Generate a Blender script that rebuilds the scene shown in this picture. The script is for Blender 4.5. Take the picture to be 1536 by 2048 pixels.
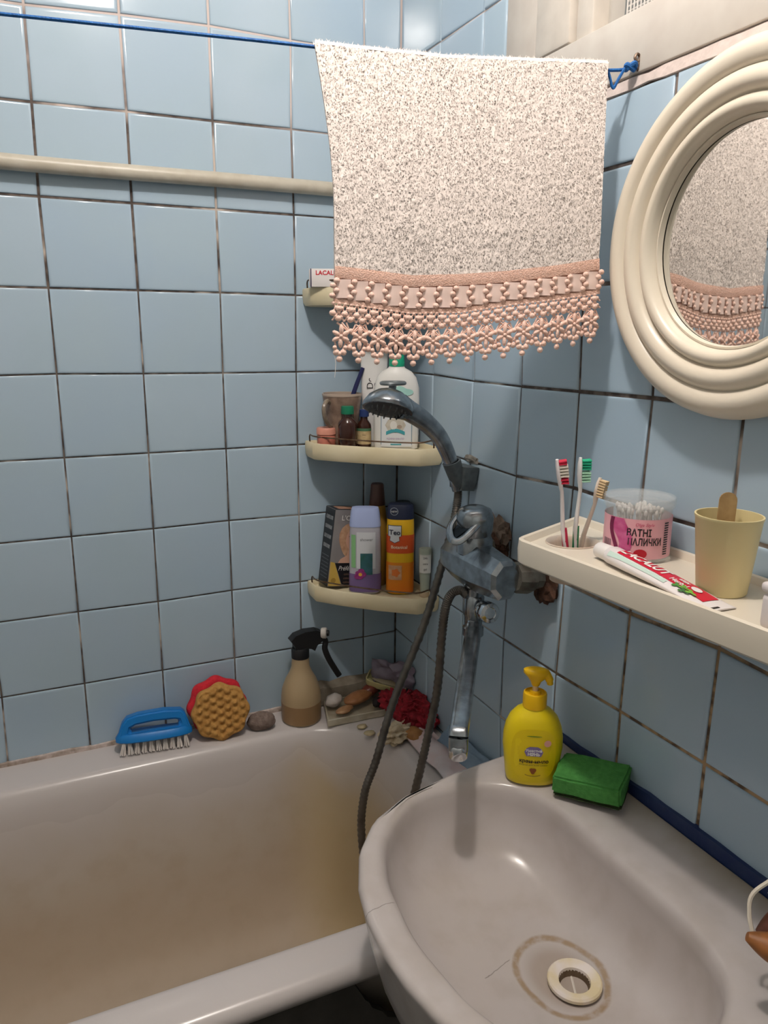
import bpy, bmesh, math, random
from math import sin, cos, pi, sqrt, radians, atan2, hypot
from mathutils import Vector, Matrix
import mathutils.noise as mn

for o in list(bpy.data.objects): bpy.data.objects.remove(o, do_unlink=True)
S = bpy.context.scene
COL = S.collection
random.seed(7)

# ------------------------------------------------------------------ camera, world, exposure
RX, RD, RF = Vector((.9086, -.4176, .0063)), Vector((-.0897, -.2098, -.9736)), Vector((.4079, .8841, -.2281))
cam_d = bpy.data.cameras.new('camera'); cam = bpy.data.objects.new('camera', cam_d); COL.objects.link(cam)
RF.normalize(); RX = (RX - RF * RX.dot(RF)).normalized(); UP = RX.cross(RF)
cam.matrix_world = Matrix(((RX.x, UP.x, -RF.x, -.7406), (RX.y, UP.y, -RF.y, -1.5367), (RX.z, UP.z, -RF.z, 1.4357), (0, 0, 0, 1)))
cam_d.sensor_fit = 'HORIZONTAL'; cam_d.sensor_width = 36; cam_d.lens = 35.744; cam_d.clip_start = .02
S.camera = cam
w = bpy.data.worlds.new('world'); S.world = w; w.use_nodes = True
w.node_tree.nodes['Background'].inputs[0].default_value = (.5, .55, .6, 1)
w.node_tree.nodes['Background'].inputs[1].default_value = .05
S.view_settings.view_transform = 'Standard'; S.view_settings.look = 'None'
S.view_settings.gamma = 1; S.view_settings.use_curve_mapping = False
S.view_settings.exposure = 0.0
LAMP = Vector((-.5, -.92, 2.38)); LAMP_W = 28.0; LAMP_C = (1.0, .93, .87)

# ------------------------------------------------------------------ materials
def lin(c):
    r = []
    for v in c:
        v /= 255.; r.append(v / 12.92 if v <= .04045 else ((v + .055) / 1.055) ** 2.4)
    return r + [1]
MATS = {}
def M(name, col, rough=.5, metal=0, col2=None, nscale=30, ncon=.35, bump=0, bscale=200, trans=0, ior=1.45, alpha=1, spec=.5, sss=0, coat=0):
    if name in MATS: return MATS[name]
    m = bpy.data.materials.new(name); m.use_nodes = True; MATS[name] = m
    nt = m.node_tree; b = nt.nodes['Principled BSDF']
    b.inputs['Base Color'].default_value = lin(col); b.inputs['Roughness'].default_value = rough
    b.inputs['Metallic'].default_value = metal; b.inputs['IOR'].default_value = ior
    b.inputs['Transmission Weight'].default_value = trans; b.inputs['Alpha'].default_value = alpha
    b.inputs['Specular IOR Level'].default_value = spec; b.inputs['Coat Weight'].default_value = coat
    if sss:
        b.inputs['Subsurface Weight'].default_value = sss; b.inputs['Subsurface Radius'].default_value = (.01, .008, .006)
    tc = nt.nodes.new('ShaderNodeTexCoord')
    if col2 is not None:
        n = nt.nodes.new('ShaderNodeTexNoise'); n.inputs['Scale'].default_value = nscale; n.inputs['Detail'].default_value = 5
        r = nt.nodes.new('ShaderNodeMapRange'); r.inputs[1].default_value = .5 - ncon / 2; r.inputs[2].default_value = .5 + ncon / 2
        x = nt.nodes.new('ShaderNodeMix'); x.data_type = 'RGBA'
        x.inputs[6].default_value = lin(col); x.inputs[7].default_value = lin(col2)
        nt.links.new(tc.outputs['Object'], n.inputs['Vector']); nt.links.new(n.outputs[0], r.inputs[0])
        nt.links.new(r.outputs[0], x.inputs[0]); nt.links.new(x.outputs[2], b.inputs['Base Color'])
    if bump:
        n = nt.nodes.new('ShaderNodeTexNoise'); n.inputs['Scale'].default_value = bscale; n.inputs['Detail'].default_value = 4
        u = nt.nodes.new('ShaderNodeBump'); u.inputs['Strength'].default_value = bump; u.inputs['Distance'].default_value = .002
        nt.links.new(tc.outputs['Object'], n.inputs['Vector']); nt.links.new(n.outputs[0], u.inputs['Height'])
        nt.links.new(u.outputs[0], b.inputs['Normal'])
    return m

class NT:                                   # tiny node helper
    def __init__(s, m): s.nt = m.node_tree; s.b = s.nt.nodes['Principled BSDF']
    def n(s, t, **k):
        x = s.nt.nodes.new(t)
        for a, v in k.items(): setattr(x, a, v)
        return x
    def put(s, x, sock):
        if isinstance(x, (int, float)): sock.default_value = x
        elif isinstance(x, (list, tuple)): sock.default_value = x
        else: s.nt.links.new(x, sock)
    def math(s, op, a, b=0, c=0):
        x = s.n('ShaderNodeMath', operation=op); s.put(a, x.inputs[0]); s.put(b, x.inputs[1]); s.put(c, x.inputs[2]); return x.outputs[0]
    def rng(s, v, a, b, c=0, d=1, smooth=True):
        x = s.n('ShaderNodeMapRange'); x.interpolation_type = 'SMOOTHSTEP' if smooth else 'LINEAR'
        s.put(v, x.inputs[0])
        for i, q in enumerate((a, b, c, d)): x.inputs[i + 1].default_value = q
        return x.outputs[0]
    def mix(s, f, a, b):
        x = s.n('ShaderNodeMix', data_type='RGBA'); s.put(f, x.inputs[0]); s.put(a, x.inputs[6]); s.put(b, x.inputs[7]); return x.outputs[2]
    def noise(s, vec, sc, det=4):
        x = s.n('ShaderNodeTexNoise'); x.inputs['Scale'].default_value = sc; x.inputs['Detail'].default_value = det
        s.nt.links.new(vec, x.inputs['Vector']); return x.outputs[0]

def tile_mat():
    m = M('glazed_tile', (172, 191, 206), rough=.14); h = NT(m)
    oi = h.n('ShaderNodeObjectInfo'); tc = h.n('ShaderNodeTexCoord')
    c = h.mix(oi.outputs['Random'], lin((166, 187, 205)), lin((174, 193, 208)))
    nz = h.noise(tc.outputs['Object'], 6, 3)
    c = h.mix(h.rng(nz, .35, .7), c, lin((170, 190, 204)))
    h.put(c, h.b.inputs['Base Color'])
    bn = h.n('ShaderNodeBump'); bn.inputs['Strength'].default_value = .12; bn.inputs['Distance'].default_value = .002
    h.put(h.noise(tc.outputs['Object'], 14, 2), bn.inputs['Height']); h.put(bn.outputs[0], h.b.inputs['Normal'])
    return m
def grout_mat():
    m = M('grout', (90, 80, 76), rough=.9); h = NT(m)
    g = h.n('ShaderNodeNewGeometry'); sp = h.n('ShaderNodeSeparateXYZ'); h.put(g.outputs['Position'], sp.inputs[0])
    n1 = h.noise(g.outputs['Position'], 9, 3); n2 = h.noise(g.outputs['Position'], 45, 4)
    c = h.mix(h.rng(n2, .35, .65), lin((72, 62, 58)), lin((116, 104, 96)))
    c = h.mix(h.rng(n1, .54, .66), c, lin((196, 182, 170)))
    up = h.math('ADD', sp.outputs[2], h.math('MULTIPLY', h.math('SUBTRACT', n1, .5), .4))
    up = h.math('ADD', up, h.math('MULTIPLY', h.rng(sp.outputs[0], -.45, .0), .14))
    c = h.mix(h.rng(up, 1.78, 1.95), c, lin((205, 190, 184)))
    low = h.math('MULTIPLY', h.rng(sp.outputs[1], -.5, -.75), h.rng(sp.outputs[2], 1.15, 1.0))
    c = h.mix(low, c, h.mix(h.rng(n2, .4, .62), lin((176, 146, 112)), lin((92, 74, 60))))
    h.put(c, h.b.inputs['Base Color']); return m
def tub_mat():
    m = M('tub_enamel', (214, 206, 204), rough=.3); h = NT(m)
    g = h.n('ShaderNodeNewGeometry'); sp = h.n('ShaderNodeSeparateXYZ'); h.put(g.outputs['Position'], sp.inputs[0])
    n1 = h.noise(g.outputs['Position'], 4, 3); n2 = h.noise(g.outputs['Position'], 25, 5)
    z = h.math('ADD', sp.outputs[2], h.math('MULTIPLY', h.math('SUBTRACT', n1, .5), .22))
    # grime grows below the old water line, rust streak under the tap end
    c = h.mix(h.rng(z, .60, .38), lin((200, 193, 191)), lin((192, 180, 165)))
    c = h.mix(h.rng(z, .44, .27), c, lin((184, 167, 147)))
    c = h.mix(h.math('MULTIPLY', h.rng(n2, .4, .8, 0, .35), h.rng(z, .52, .4)), c, lin((172, 153, 130)))
    rx = h.math('MULTIPLY', h.rng(h.math('ABSOLUTE', h.math('ADD', sp.outputs[0], .2)), .16, .02), h.rng(z, .57, .48))
    c = h.mix(h.math('MULTIPLY', rx, .6), c, lin((186, 162, 112)))
    h.put(c, h.b.inputs['Base Color'])
    h.put(h.rng(z, .56, .46, .22, .6), h.b.inputs['Roughness']); return m
def sink_mat():
    m = M('sink_ceramic', (206, 196, 192), rough=.22); h = NT(m)
    g = h.n('ShaderNodeNewGeometry'); sp = h.n('ShaderNodeSeparateXYZ'); h.put(g.outputs['Position'], sp.inputs[0])
    x, y, z = sp.outputs
    n1 = h.noise(g.outputs['Position'], 18, 4); n2 = h.noise(g.outputs['Position'], 90, 3)
    c = h.mix(h.rng(n1, .4, .7), lin((190, 182, 179)), lin((183, 174, 169)))
    # limescale ring round the waste
    dx = h.math('MULTIPLY', h.math('ADD', x, .207), 1 / .052); dy = h.math('MULTIPLY', h.math('ADD', y, .914), 1 / .060)
    d = h.math('SQRT', h.math('ADD', h.math('MULTIPLY', dx, dx), h.math('MULTIPLY', dy, dy)))
    d = h.math('ADD', d, h.math('MULTIPLY', h.math('SUBTRACT', n1, .5), .25))
    inb = h.rng(z, .70, .69)
    ring = h.math('MULTIPLY', h.math('MULTIPLY', h.rng(h.math('ABSOLUTE', h.math('SUBTRACT', d, 1)), .12, .03), inb), h.rng(n2, .25, .6, .45, 1))
    c = h.mix(h.math('MULTIPLY', ring, .75), c, lin((150, 122, 84)))
    rust = h.math('MULTIPLY', h.math('MULTIPLY', h.rng(d, .95, .55), inb), .45)
    c = h.mix(rust, c, lin((150, 128, 106)))
    # grime along the back ledge
    bk = h.math('MULTIPLY', h.rng(h.math('ADD', x, h.math('MULTIPLY', n1, .02)), -.03, .008), h.rng(z, .77, .78))
    c = h.mix(h.math('MULTIPLY', bk, .6), c, lin((150, 138, 112)))
    # hairline cracks
    def crack(ax, ay, bx, by, wdt):
        L = hypot(bx - ax, by - ay); ux, uy = (bx - ax) / L, (by - ay) / L
        px = h.math('ADD', x, -ax); py = h.math('ADD', y, -ay)
        t = h.math('ADD', h.math('MULTIPLY', px, ux), h.math('MULTIPLY', py, uy))
        s_ = h.math('ADD', h.math('MULTIPLY', px, -uy), h.math('MULTIPLY', py, ux))
        s_ = h.math('ABSOLUTE', h.math('ADD', s_, h.math('MULTIPLY', h.math('SUBTRACT', n1, .5), .02)))
        return h.math('MULTIPLY', h.rng(s_, wdt, wdt * .3), h.math('MULTIPLY', h.rng(t, 0, .004), h.rng(t, L, L - .004)))
    c = h.mix(h.math('MULTIPLY', crack(-.445, -.845, -.40, -.838, .0009), .6), c, lin((110, 100, 94)))
    c = h.mix(h.math('MULTIPLY', crack(-.30, -.885, -.25, -.868, .0009), .6), c, lin((110, 100, 94)))
    h.put(c, h.b.inputs['Base Color']); return m

CREAM = (224, 214, 197)
cream = lambda: M('cream_plastic', CREAM, rough=.32)
chrome = lambda: M('worn_chrome', (176, 182, 188), rough=.22, metal=.95, col2=(128, 132, 136), nscale=55, ncon=.4, bump=.08, bscale=160)
chromec = lambda: M('clean_chrome', (205, 208, 212), rough=.1, metal=1)

# ------------------------------------------------------------------ mesh helpers
def mk(name, verts, faces, mat, parent=None, smooth=38, loc=None, rot=None):
    me = bpy.data.meshes.new(name); me.from_pydata([tuple(v) for v in verts], [], [tuple(f) for f in faces])
    bm = bmesh.new(); bm.from_mesh(me); bmesh.ops.recalc_face_normals(bm, faces=bm.faces); bm.to_mesh(me); bm.free()
    return link(name, me, mat, parent, smooth, loc, rot)
def link(name, me, mat, parent=None, smooth=38, loc=None, rot=None):
    if mat is not None and not len(me.materials): me.materials.append(mat)
    if smooth:
        for p in me.polygons: p.use_smooth = True
        try: me.set_sharp_from_angle(angle=radians(smooth))
        except Exception: pass
    o = bpy.data.objects.new(name, me); COL.objects.link(o)
    if parent is not None: o.parent = parent
    if loc is not None: o.location = loc
    if rot is not None: o.rotation_euler = rot
    return o
def copy_ob(o, parent=None, loc=None, rot=None):
    c = o.copy(); COL.objects.link(c); c.parent = parent if parent is not None else o.parent
    if loc is not None: c.location = loc
    if rot is not None: c.rotation_euler = rot
    return c
def tag(o, label, cat, group=None):
    o['label'] = label; o['category'] = cat
    if group: o['group'] = group
    return o
def thing(name, label, cat, loc=(0, 0, 0), rot=(0, 0, 0), group=None):
    o = bpy.data.objects.new(name, None); COL.objects.link(o); o.location = loc; o.rotation_euler = rot
    o.empty_display_size = .02
    return tag(o, label, cat, group)
def struct(o, label=None):
    o['kind'] = 'structure'
    if label: o['label'] = label
    return o
class G:                                     # geometry accumulator
    def __init__(s): s.v = []; s.f = []
    def add(s, vf, mtx=None):
        v, f = vf; k = len(s.v)
        s.v += [(mtx @ Vector(p)) if mtx is not None else Vector(p) for p in v]
        s.f += [tuple(i + k for i in q) for q in f]; return s
    def mk(s, name, mat, parent=None, **k): return mk(name, s.v, s.f, mat, parent, **k)
def loft(rings, cap0=True, cap1=True, closed=True):
    v = []; f = []; n = len(rings[0])
    for r in rings: v += [tuple(p) for p in r]
    for i in range(len(rings) - 1):
        for j in range(n if closed else n - 1):
            a = i * n + j; b = i * n + (j + 1) % n
            f.append((a, b, b + n, a + n))
    if cap0: f.append(tuple(range(n))[::-1])
    if cap1: f.append(tuple(range((len(rings) - 1) * n, len(rings) * n)))
    return v, f
def lathe(prof, seg=28):
    v = []; f = []; rings = []
    for r, z in prof:
        if r < 1e-6: rings.append([len(v)]); v.append((0, 0, z))
        else:
            rings.append(list(range(len(v), len(v) + seg)))
            v += [(r * cos(2 * pi * i / seg), r * sin(2 * pi * i / seg), z) for i in range(seg)]
    for a, b in zip(rings, rings[1:]):
        for i in range(seg):
            j = (i + 1) % seg
            if len(a) == 1 and len(b) == 1: continue
            if len(a) == 1: f.append((a[0], b[i], b[j]))
            elif len(b) == 1: f.append((a[i], b[0], a[j]))
            else: f.append((a[i], a[j], b[j], b[i]))
    return v, f
def smoothpath(P, n=8):
    P = [Vector(p) for p in P]; out = []
    for i in range(len(P) - 1):
        p0 = P[max(i - 1, 0)]; p1 = P[i]; p2 = P[i + 1]; p3 = P[min(i + 2, len(P) - 1)]
        for k in range(n):
            t = k / n
            out.append(.5 * ((2 * p1) + (p2 - p0) * t + (2 * p0 - 5 * p1 + 4 * p2 - p3) * t * t + (3 * p1 - p0 - 3 * p2 + p3) * t ** 3))
    out.append(P[-1]); return out
def tube(path, rad, seg=8, caps=True, flat=1.0, up=None):
    P = [Vector(p) for p in path]; n = len(P); rings = []; nrm = None
    for i in range(n):
        t = (P[min(i + 1, n - 1)] - P[max(i - 1, 0)]).normalized()
        if nrm is None:
            a = Vector(up) if up else (Vector((0, 0, 1)) if abs(t.z) < .9 else Vector((1, 0, 0)))
            nrm = (a - t * a.dot(t)).normalized()
        else: nrm = (nrm - t * nrm.dot(t)).normalized()
        bi = t.cross(nrm); r = rad[i] if isinstance(rad, (list, tuple)) else (rad(i / (n - 1)) if callable(rad) else rad)
        rings.append([P[i] + nrm * (r * flat * cos(2 * pi * k / seg)) + bi * (r * sin(2 * pi * k / seg)) for k in range(seg)])
    return loft(rings, caps, caps)
def rrect(w, d, r, n=5, cx=0, cy=0, z=0):
    r = min(r, w / 2 - 1e-5, d / 2 - 1e-5); out = []
    for k, (sx, sy) in enumerate(((1, 1), (-1, 1), (-1, -1), (1, -1))):
        for i in range(n + 1):
            a = pi / 2 * (k + i / n); out.append((cx + sx * (w / 2 - r) + r * cos(a), cy + sy * (d / 2 - r) + r * sin(a), z))
    return out
def ell(a, b, z, n=28, p=2.0, cx=0, cy=0):
    out = []
    for i in range(n):
        t = 2 * pi * i / n; c, s_ = cos(t), sin(t)
        out.append((cx + a * math.copysign(abs(c) ** (2 / p), c), cy + b * math.copysign(abs(s_) ** (2 / p), s_), z))
    return out
def box(sx, sy, sz, bev=.002, seg=2, cen=(0, 0, 0)):
    bm = bmesh.new(); bmesh.ops.create_cube(bm, size=1)
    for v in bm.verts: v.co = Vector((v.co.x * sx, v.co.y * sy, v.co.z * sz))
    if bev: bmesh.ops.bevel(bm, geom=bm.edges[:] + bm.verts[:], offset=bev, segments=seg, affect='EDGES', profile=.5)
    bm.verts.index_update(); c = Vector(cen)
    r = ([v.co + c for v in bm.verts], [tuple(v.index for v in f.verts) for f in bm.faces]); bm.free(); return r
def blob(rx, ry, rz, sub=3, amp=.15, sc=2.2, seed=0, flatz=None):
    bm = bmesh.new(); bmesh.ops.create_icosphere(bm, subdivisions=sub, radius=1); bm.verts.index_update()
    v = []
    for p in bm.verts:
        d = 1 + amp * mn.noise(p.co * sc + Vector((seed * 7.3, seed * 3.1, seed)))
        q = Vector((p.co.x * rx * d, p.co.y * ry * d, p.co.z * rz * d))
        if flatz is not None and q.z < flatz: q.z = flatz + (q.z - flatz) * .05
        v.append(q)
    f = [tuple(x.index for x in q.verts) for q in bm.faces]; bm.free(); return v, f
def poly_prism(outer, holes, thick):
    """flat outline (x,z) with holes, extruded along y by thick (centred)"""
    bm = bmesh.new(); es = []
    for loop in [outer] + holes:
        vs = [bm.verts.new((p[0], 0, p[1])) for p in loop]
        es += [bm.edges.new((vs[i], vs[(i + 1) % len(vs)])) for i in range(len(vs))]
    bmesh.ops.triangle_fill(bm, use_beauty=True, use_dissolve=False, edges=es)
    r = bmesh.ops.extrude_face_region(bm, geom=bm.faces[:])
    for g in r['geom']:
        if isinstance(g, bmesh.types.BMVert): g.co.y += thick
    for v in bm.verts: v.co.y -= thick / 2
    bm.verts.index_update()
    o = ([v.co.copy() for v in bm.verts], [tuple(v.index for v in f.verts) for f in bm.faces]); bm.free(); return o
def T(loc=(0, 0, 0), rz=0, rx=0, ry=0, sc=1):
    return Matrix.Translation(loc) @ Matrix.Rotation(rz, 4, 'Z') @ Matrix.Rotation(ry, 4, 'Y') @ Matrix.Rotation(rx, 4, 'X') @ Matrix.Scale(sc, 4)
def aim(d, loc=(0, 0, 0)):                   # +Z of the geometry looks along d
    return Matrix.Translation(loc) @ Vector(d).to_track_quat('Z', 'Y').to_matrix().to_4x4()
def grid(nu, nv, fn, closed=False):
    v = [fn(i / (nu - 1) if not closed else i / nu, j / (nv - 1)) for j in range(nv) for i in range(nu)]; f = []
    for j in range(nv - 1):
        for i in range(nu if closed else nu - 1):
            a = j * nu + i; b = j * nu + (i + 1) % nu; f.append((a, b, b + nu, a + nu))
    return v, f
_tx = {}
def text_vf(s, size, shear=0, bold=0, sx=1.0, spacing=1.0):
    c = bpy.data.curves.new('t', 'FONT'); c.body = s; c.size = size; c.align_x = 'CENTER'; c.align_y = 'CENTER'
    c.shear = shear; c.offset = bold; c.space_character = spacing; c.resolution_u = 3
    o = bpy.data.objects.new('t', c); COL.objects.link(o)
    dg = bpy.context.evaluated_depsgraph_get(); me = bpy.data.meshes.new_from_object(o.evaluated_get(dg))
    v = [(p.co.x * sx, p.co.y, 0) for p in me.vertices]; f = [tuple(p.vertices) for p in me.polygons]
    bpy.data.objects.remove(o); bpy.data.curves.remove(c); bpy.data.meshes.remove(me); return v, f
def text(s, size, mat, parent, fn, name='printed_lettering', **k):
    v, f = text_vf(s, size, **k)
    me = bpy.data.meshes.new(name); me.from_pydata([fn(p[0], p[1]) for p in v], [], f)
    return link(name, me, mat, parent, 0)
def patch(x0, x1, y0, y1, fn, n=10, m=4):    # printed patch following a surface
    return grid(n, m, lambda u, t: fn(x0 + (x1 - x0) * u, y0 + (y1 - y0) * t))
def disc_on(cx, cy, rx, ry, fn, n=20, wob=None):
    ring = []
    v = [fn(cx, cy)]; f = []
    for k in (.5, 1):
        for i in range(n):
            a = 2 * pi * i / n; q = k * (wob(a) if wob else 1); v.append(fn(cx + rx * q * cos(a), cy + ry * q * sin(a)))
    for i in range(n):
        j = (i + 1) % n; f.append((0, 1 + i, 1 + j)); f.append((1 + i, 1 + n + i, 1 + n + j, 1 + j))
    return v, f
def cyl_fn(R, e=.0004): return lambda x, y: ((R + e) * sin(x / R), -(R + e) * cos(x / R), y)
def ell_fn(a, b, e=.0005, p=2.0): return lambda x, y: (x, -b * max(0, 1 - abs(x / a) ** p) ** (1 / p) - e, y)

# ------------------------------------------------------------------ room shell
grout = grout_mat(); tile = tile_mat()
def boxes(name, mat, L, smooth=0):
    g = G()
    for x0, x1, y0, y1, z0, z1 in L:
        g.add(box(x1 - x0, y1 - y0, z1 - z0, 0, cen=((x0 + x1) / 2, (y0 + y1) / 2, (z0 + z1) / 2)))
    return g.mk(name, mat, smooth=smooth)
XL, YF, ZC = -1.75, -2.05, 2.5
WY0, WY1, WZ0, WZ1 = -.39, -1.22, 1.76, 2.34      # window opening in the right wall
wall_back = struct(boxes('wall_back', grout, [(XL - .1, .14, .003, .1, 0, ZC)]), 'back wall of pale blue square tiles behind the bath')
wall_right = struct(boxes('wall_right', grout, [(.003, .14, YF, .003, 0, WZ0), (.003, .14, YF, .003, WZ1, ZC), (.003, .14, WY0, .003, WZ0, WZ1), (.003, .14, YF, WY1, WZ0, WZ1)]), 'right wall of pale blue square tiles above the basin')
paint = M('wall_paint', (196, 200, 198), rough=.7, col2=(188, 192, 188), nscale=3)
struct(boxes('wall_left', paint, [(XL - .1, XL, YF, .003, 0, ZC)]), 'painted wall at the far end of the bath')
struct(boxes('wall_front', paint, [(XL - .1, .14, YF - .1, YF, 0, ZC)]), 'painted wall behind the camera')
struct(boxes('ceiling', M('ceiling_paint', (222, 218, 212), rough=.8), [(XL - .1, .14, YF - .1, .1, ZC, ZC + .08)]), 'whitewashed bathroom ceiling')
struct(boxes('floor', M('floor_cement', (92, 86, 80), rough=.7, col2=(70, 66, 62), nscale=8), [(XL - .1, .14, YF - .1, .1, -.08, 0)]), 'dark worn bathroom floor')

BW0 = {(5, 0): (0, -9), (4, 0): (-2, 0), (3, 0): (0, 6), (2, 0): (2, 5), (1, 0): (1, 7), (5, 1): (-1, -3), (3, 1): (0, 1), (2, 1): (0, 3), (1, 1): (0, 3),
       (5, 2): (-3, 0), (4, 2): (-1, 0), (2, 2): (2, 0), (5, 3): (-1, 0), (3, 3): (1, 0), (2, 3): (2, -1), (5, 4): (0, 2), (3, 4): (0, -1), (2, 4): (0, -1),
       (3, 6): (0, 2), (4, 7): (0, -1), (3, 7): (0, 2), (2, 7): (0, 1), (1, 8): (-1, -2), (6, 8): (3, 0), (6, 0): (0, -12), (6, 1): (0, -4)}
def bw_pt(c, r):
    x = 0.0 if c == 0 else -(.0809 + (c - 1) * .153); z = 1.9702 - r * .1532
    dx, dz = BW0.get((c, r), (0, 0)); return x + dx / 1000, z + dz / 1000
RW0 = {(1, 4): (2, 1), (2, 4): (-5, -3), (3, 4): (-6, -3), (4, 4): (-5, -1), (5, 4): (-5, 1), (2, 5): (-2, -1), (3, 5): (-2, -4), (4, 5): (-5, 4), (6, 6): (-3, 8),
       (5, 6): (3, 0), (3, 6): (6, -3), (4, 6): (2, 0), (3, 7): (13, -6), (4, 7): (8, -7), (5, 7): (6, -2), (6, 7): (0, 0), (3, 8): (12, -9), (4, 8): (8, -9), (5, 8): (5, -3),
       (2, 7): (8, -5), (2, 8): (8, -8), (1, 8): (3, -5), (1, 7): (3, -3), (2, 6): (3, -2), (0, 8): (0, -1)}
def rw_pt(c, r):
    y = 0.0 if c == 0 else -(.1641 + (c - 1) * .1495); z = 1.9573 - r * .1508
    dy, dz = RW0.get((c, r), (0, 0)); return y + dy / 1000, z + dz / 1000
def inset(q, d):
    n = len(q); out = []; cx = sum(p[0] for p in q) / n; cz = sum(p[1] for p in q) / n
    area = sum(q[i][0] * q[(i + 1) % n][1] - q[(i + 1) % n][0] * q[i][1] for i in range(n)); sg = 1 if area > 0 else -1
    for i in range(n):
        a, b, c = Vector(q[i - 1]), Vector(q[i]), Vector(q[(i + 1) % n]); e1 = (b - a).normalized(); e2 = (c - b).normalized()
        n1 = Vector((-e1.y, e1.x)) * sg; n2 = Vector((-e2.y, e2.x)) * sg
        m = (n1 + n2); m = m / max(.3, m.length_squared) * 2; out.append(tuple(b + m * d))
    return out
def clip(q, ax, lim, keep_less):
    out = []
    ins = lambda p: (p[ax] <= lim) == keep_less
    for i in range(len(q)):
        a, b = q[i - 1], q[i]
        if ins(a) != ins(b):
            t = (lim - a[ax]) / (b[ax] - a[ax]); out.append((a[0] + t * (b[0] - a[0]), a[1] + t * (b[1] - a[1])))
        if ins(b): out.append(b)
    return out
def add_tile(q, wall, on_back, gap=.0011):
    q = inset(q, gap); n = len(q); rings = []
    tx, tz, off = random.uniform(-.004, .004), random.uniform(-.004, .004), random.uniform(-.0004, .0004)
    cx = sum(p[0] for p in q) / n; cz = sum(p[1] for p in q) / n
    for ins, dep in ((0, .006), (0, .0022), (.0006, .0011), (.0016, .0004), (.0032, 0), (.0055, 0)):
        L = inset(q, ins) if ins else q
        rings.append([(p[0], dep + off + (tx * (p[0] - cx) + tz * (p[1] - cz) if dep < .003 else 0), p[1]) if on_back else
                      (dep + off + (tx * (p[0] - cx) + tz * (p[1] - cz) if dep < .003 else 0), p[0], p[1]) for p in L])
    v, f = loft(rings, False, True)
    return mk('tile', v, f, tile, wall, smooth=75)
rowsz = range(-4, 9)
for r in rowsz:
    for c in range(0, 12):
        q = [bw_pt(c, r), bw_pt(c + 1, r), bw_pt(c + 1, r + 1), bw_pt(c, r + 1)]
        q = clip(q, 1, ZC - .004, True); q = clip(q, 0, XL + .003, False)
        if len(q) > 2: add_tile(q, wall_back, True, .0021 if r < 3 and c > 1 else .0014)
for r in range(-4, 10):
    for c in range(0, 11):
        q = [rw_pt(c, r), rw_pt(c + 1, r), rw_pt(c + 1, r + 1), rw_pt(c, r + 1)]
        q = clip(q, 1, ZC - .004, True)
        if len(q) < 3: continue
        ys = [p[0] for p in q]; zs = [p[1] for p in q]
        parts = [q]
        if max(zs) > WZ0 - .014 and min(ys) < WY0 + .006:
            parts = [clip(q, 0, WY0 + .006, False)]
            rest = clip(q, 0, WY0 + .006, True)
            if len(rest) > 2: parts.append(clip(rest, 1, WZ0 - .014, True))
        for k in parts:
            if len(k) > 2 and max(p[1] for p in k) - min(p[1] for p in k) > .01 and max(p[0] for p in k) - min(p[0] for p in k) > .01:
                add_tile(k, wall_right, False, .0027 if c > 3 else (.0022 if c == 3 else .0015))

# plaster seam below the window, dark blue sealing strip above the basin, sealant along the bath
plaster = M('rough_plaster', (222, 206, 200), rough=.9, col2=(206, 192, 186), nscale=60, bump=.6, bscale=120)
def strip(name, pts, w_, t_, mat, wob=.15, seed=1):
    rings = []; 
    for i, (p, wd, th) in enumerate(pts):
        k = 1 + wob * mn.noise(Vector((i * .8, seed, 0)))
        rings.append([Vector(p) + wd * (a * w_ * k) + th * (b * t_) for a, b in ((-.5, 0), (-.45, 1), (.45, 1), (.5, 0))])
    v, f = loft(rings); return mk(name, v, f, mat)
struct(strip('trim_1', [(Vector((.004, -.38 - i * .028, WZ0 - .009)), Vector((0, 0, 1)), Vector((-1, 0, 0))) for i in range(31)], .014, .005, plaster, .6), 'rough white plaster seam under the window frame')
navy = M('navy_paint', (26, 44, 92), rough=.45, col2=(40, 56, 96), nscale=40, bump=.3, bscale=90)
struct(strip('trim_2', [(Vector((.003, -.62 - i * .03, .7915 + .009 * min(1, i / 9))), Vector((0, 0, 1)), Vector((-1, 0, 0))) for i in range(20)], .023, .008, navy, .25, 4), 'dark blue painted sealing strip between basin and tiles')
caulk = M('dirty_sealant', (214, 200, 194), rough=.7, col2=(150, 132, 116), nscale=50, ncon=.3, bump=.4, bscale=120)
struct(strip('trim_3', [(Vector((-1.7 + i * .044, .002, .603)), Vector((0, 0, 1)), Vector((0, -1, 0))) for i in range(38)], .012, .007, caulk, .8, 9), 'grimy sealant bead between bath and back wall')

# window to the next room
wpaint = M('window_paint', (222, 214, 204), rough=.45, col2=(208, 200, 190), nscale=25, bump=.15, bscale=60)
win = bpy.data.objects.new('window_1', None); COL.objects.link(win); win.location = (0, WY0, WZ0); struct(win, 'old painted window high in the right wall with netting behind the glass')
def wbox(name, x0, x1, y0, y1, z0, z1, mat, bev=.003):
    v, f = box(abs(x1 - x0), abs(y1 - y0), abs(z1 - z0), bev, cen=((x0 + x1) / 2, (y0 + y1) / 2 - WY0, (z0 + z1) / 2 - WZ0)); return mk(name, v, f, mat, win)
cgrey = M('casing_paint', (204, 198, 190), rough=.6, col2=(194, 186, 178), nscale=20)
wbox('casing_board', -.002, .1, -.389, -.469, WZ0, WZ1, cgrey, .002)
wbox('casing_board', -.003, .1, -.39, -1.22, WZ0 + .0005, 1.8365, cgrey, .002)
wbox('casing_board', -.002, .1, -.47, -1.22, 2.27, WZ1, cgrey, .002)
wbox('casing_board', -.002, .1, -1.14, -1.22, 1.837, 2.27, cgrey, .002)
wbox('sash_stile', -.005, .05, -.470, -.553, 1.837, 2.27, wpaint, .006)
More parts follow.
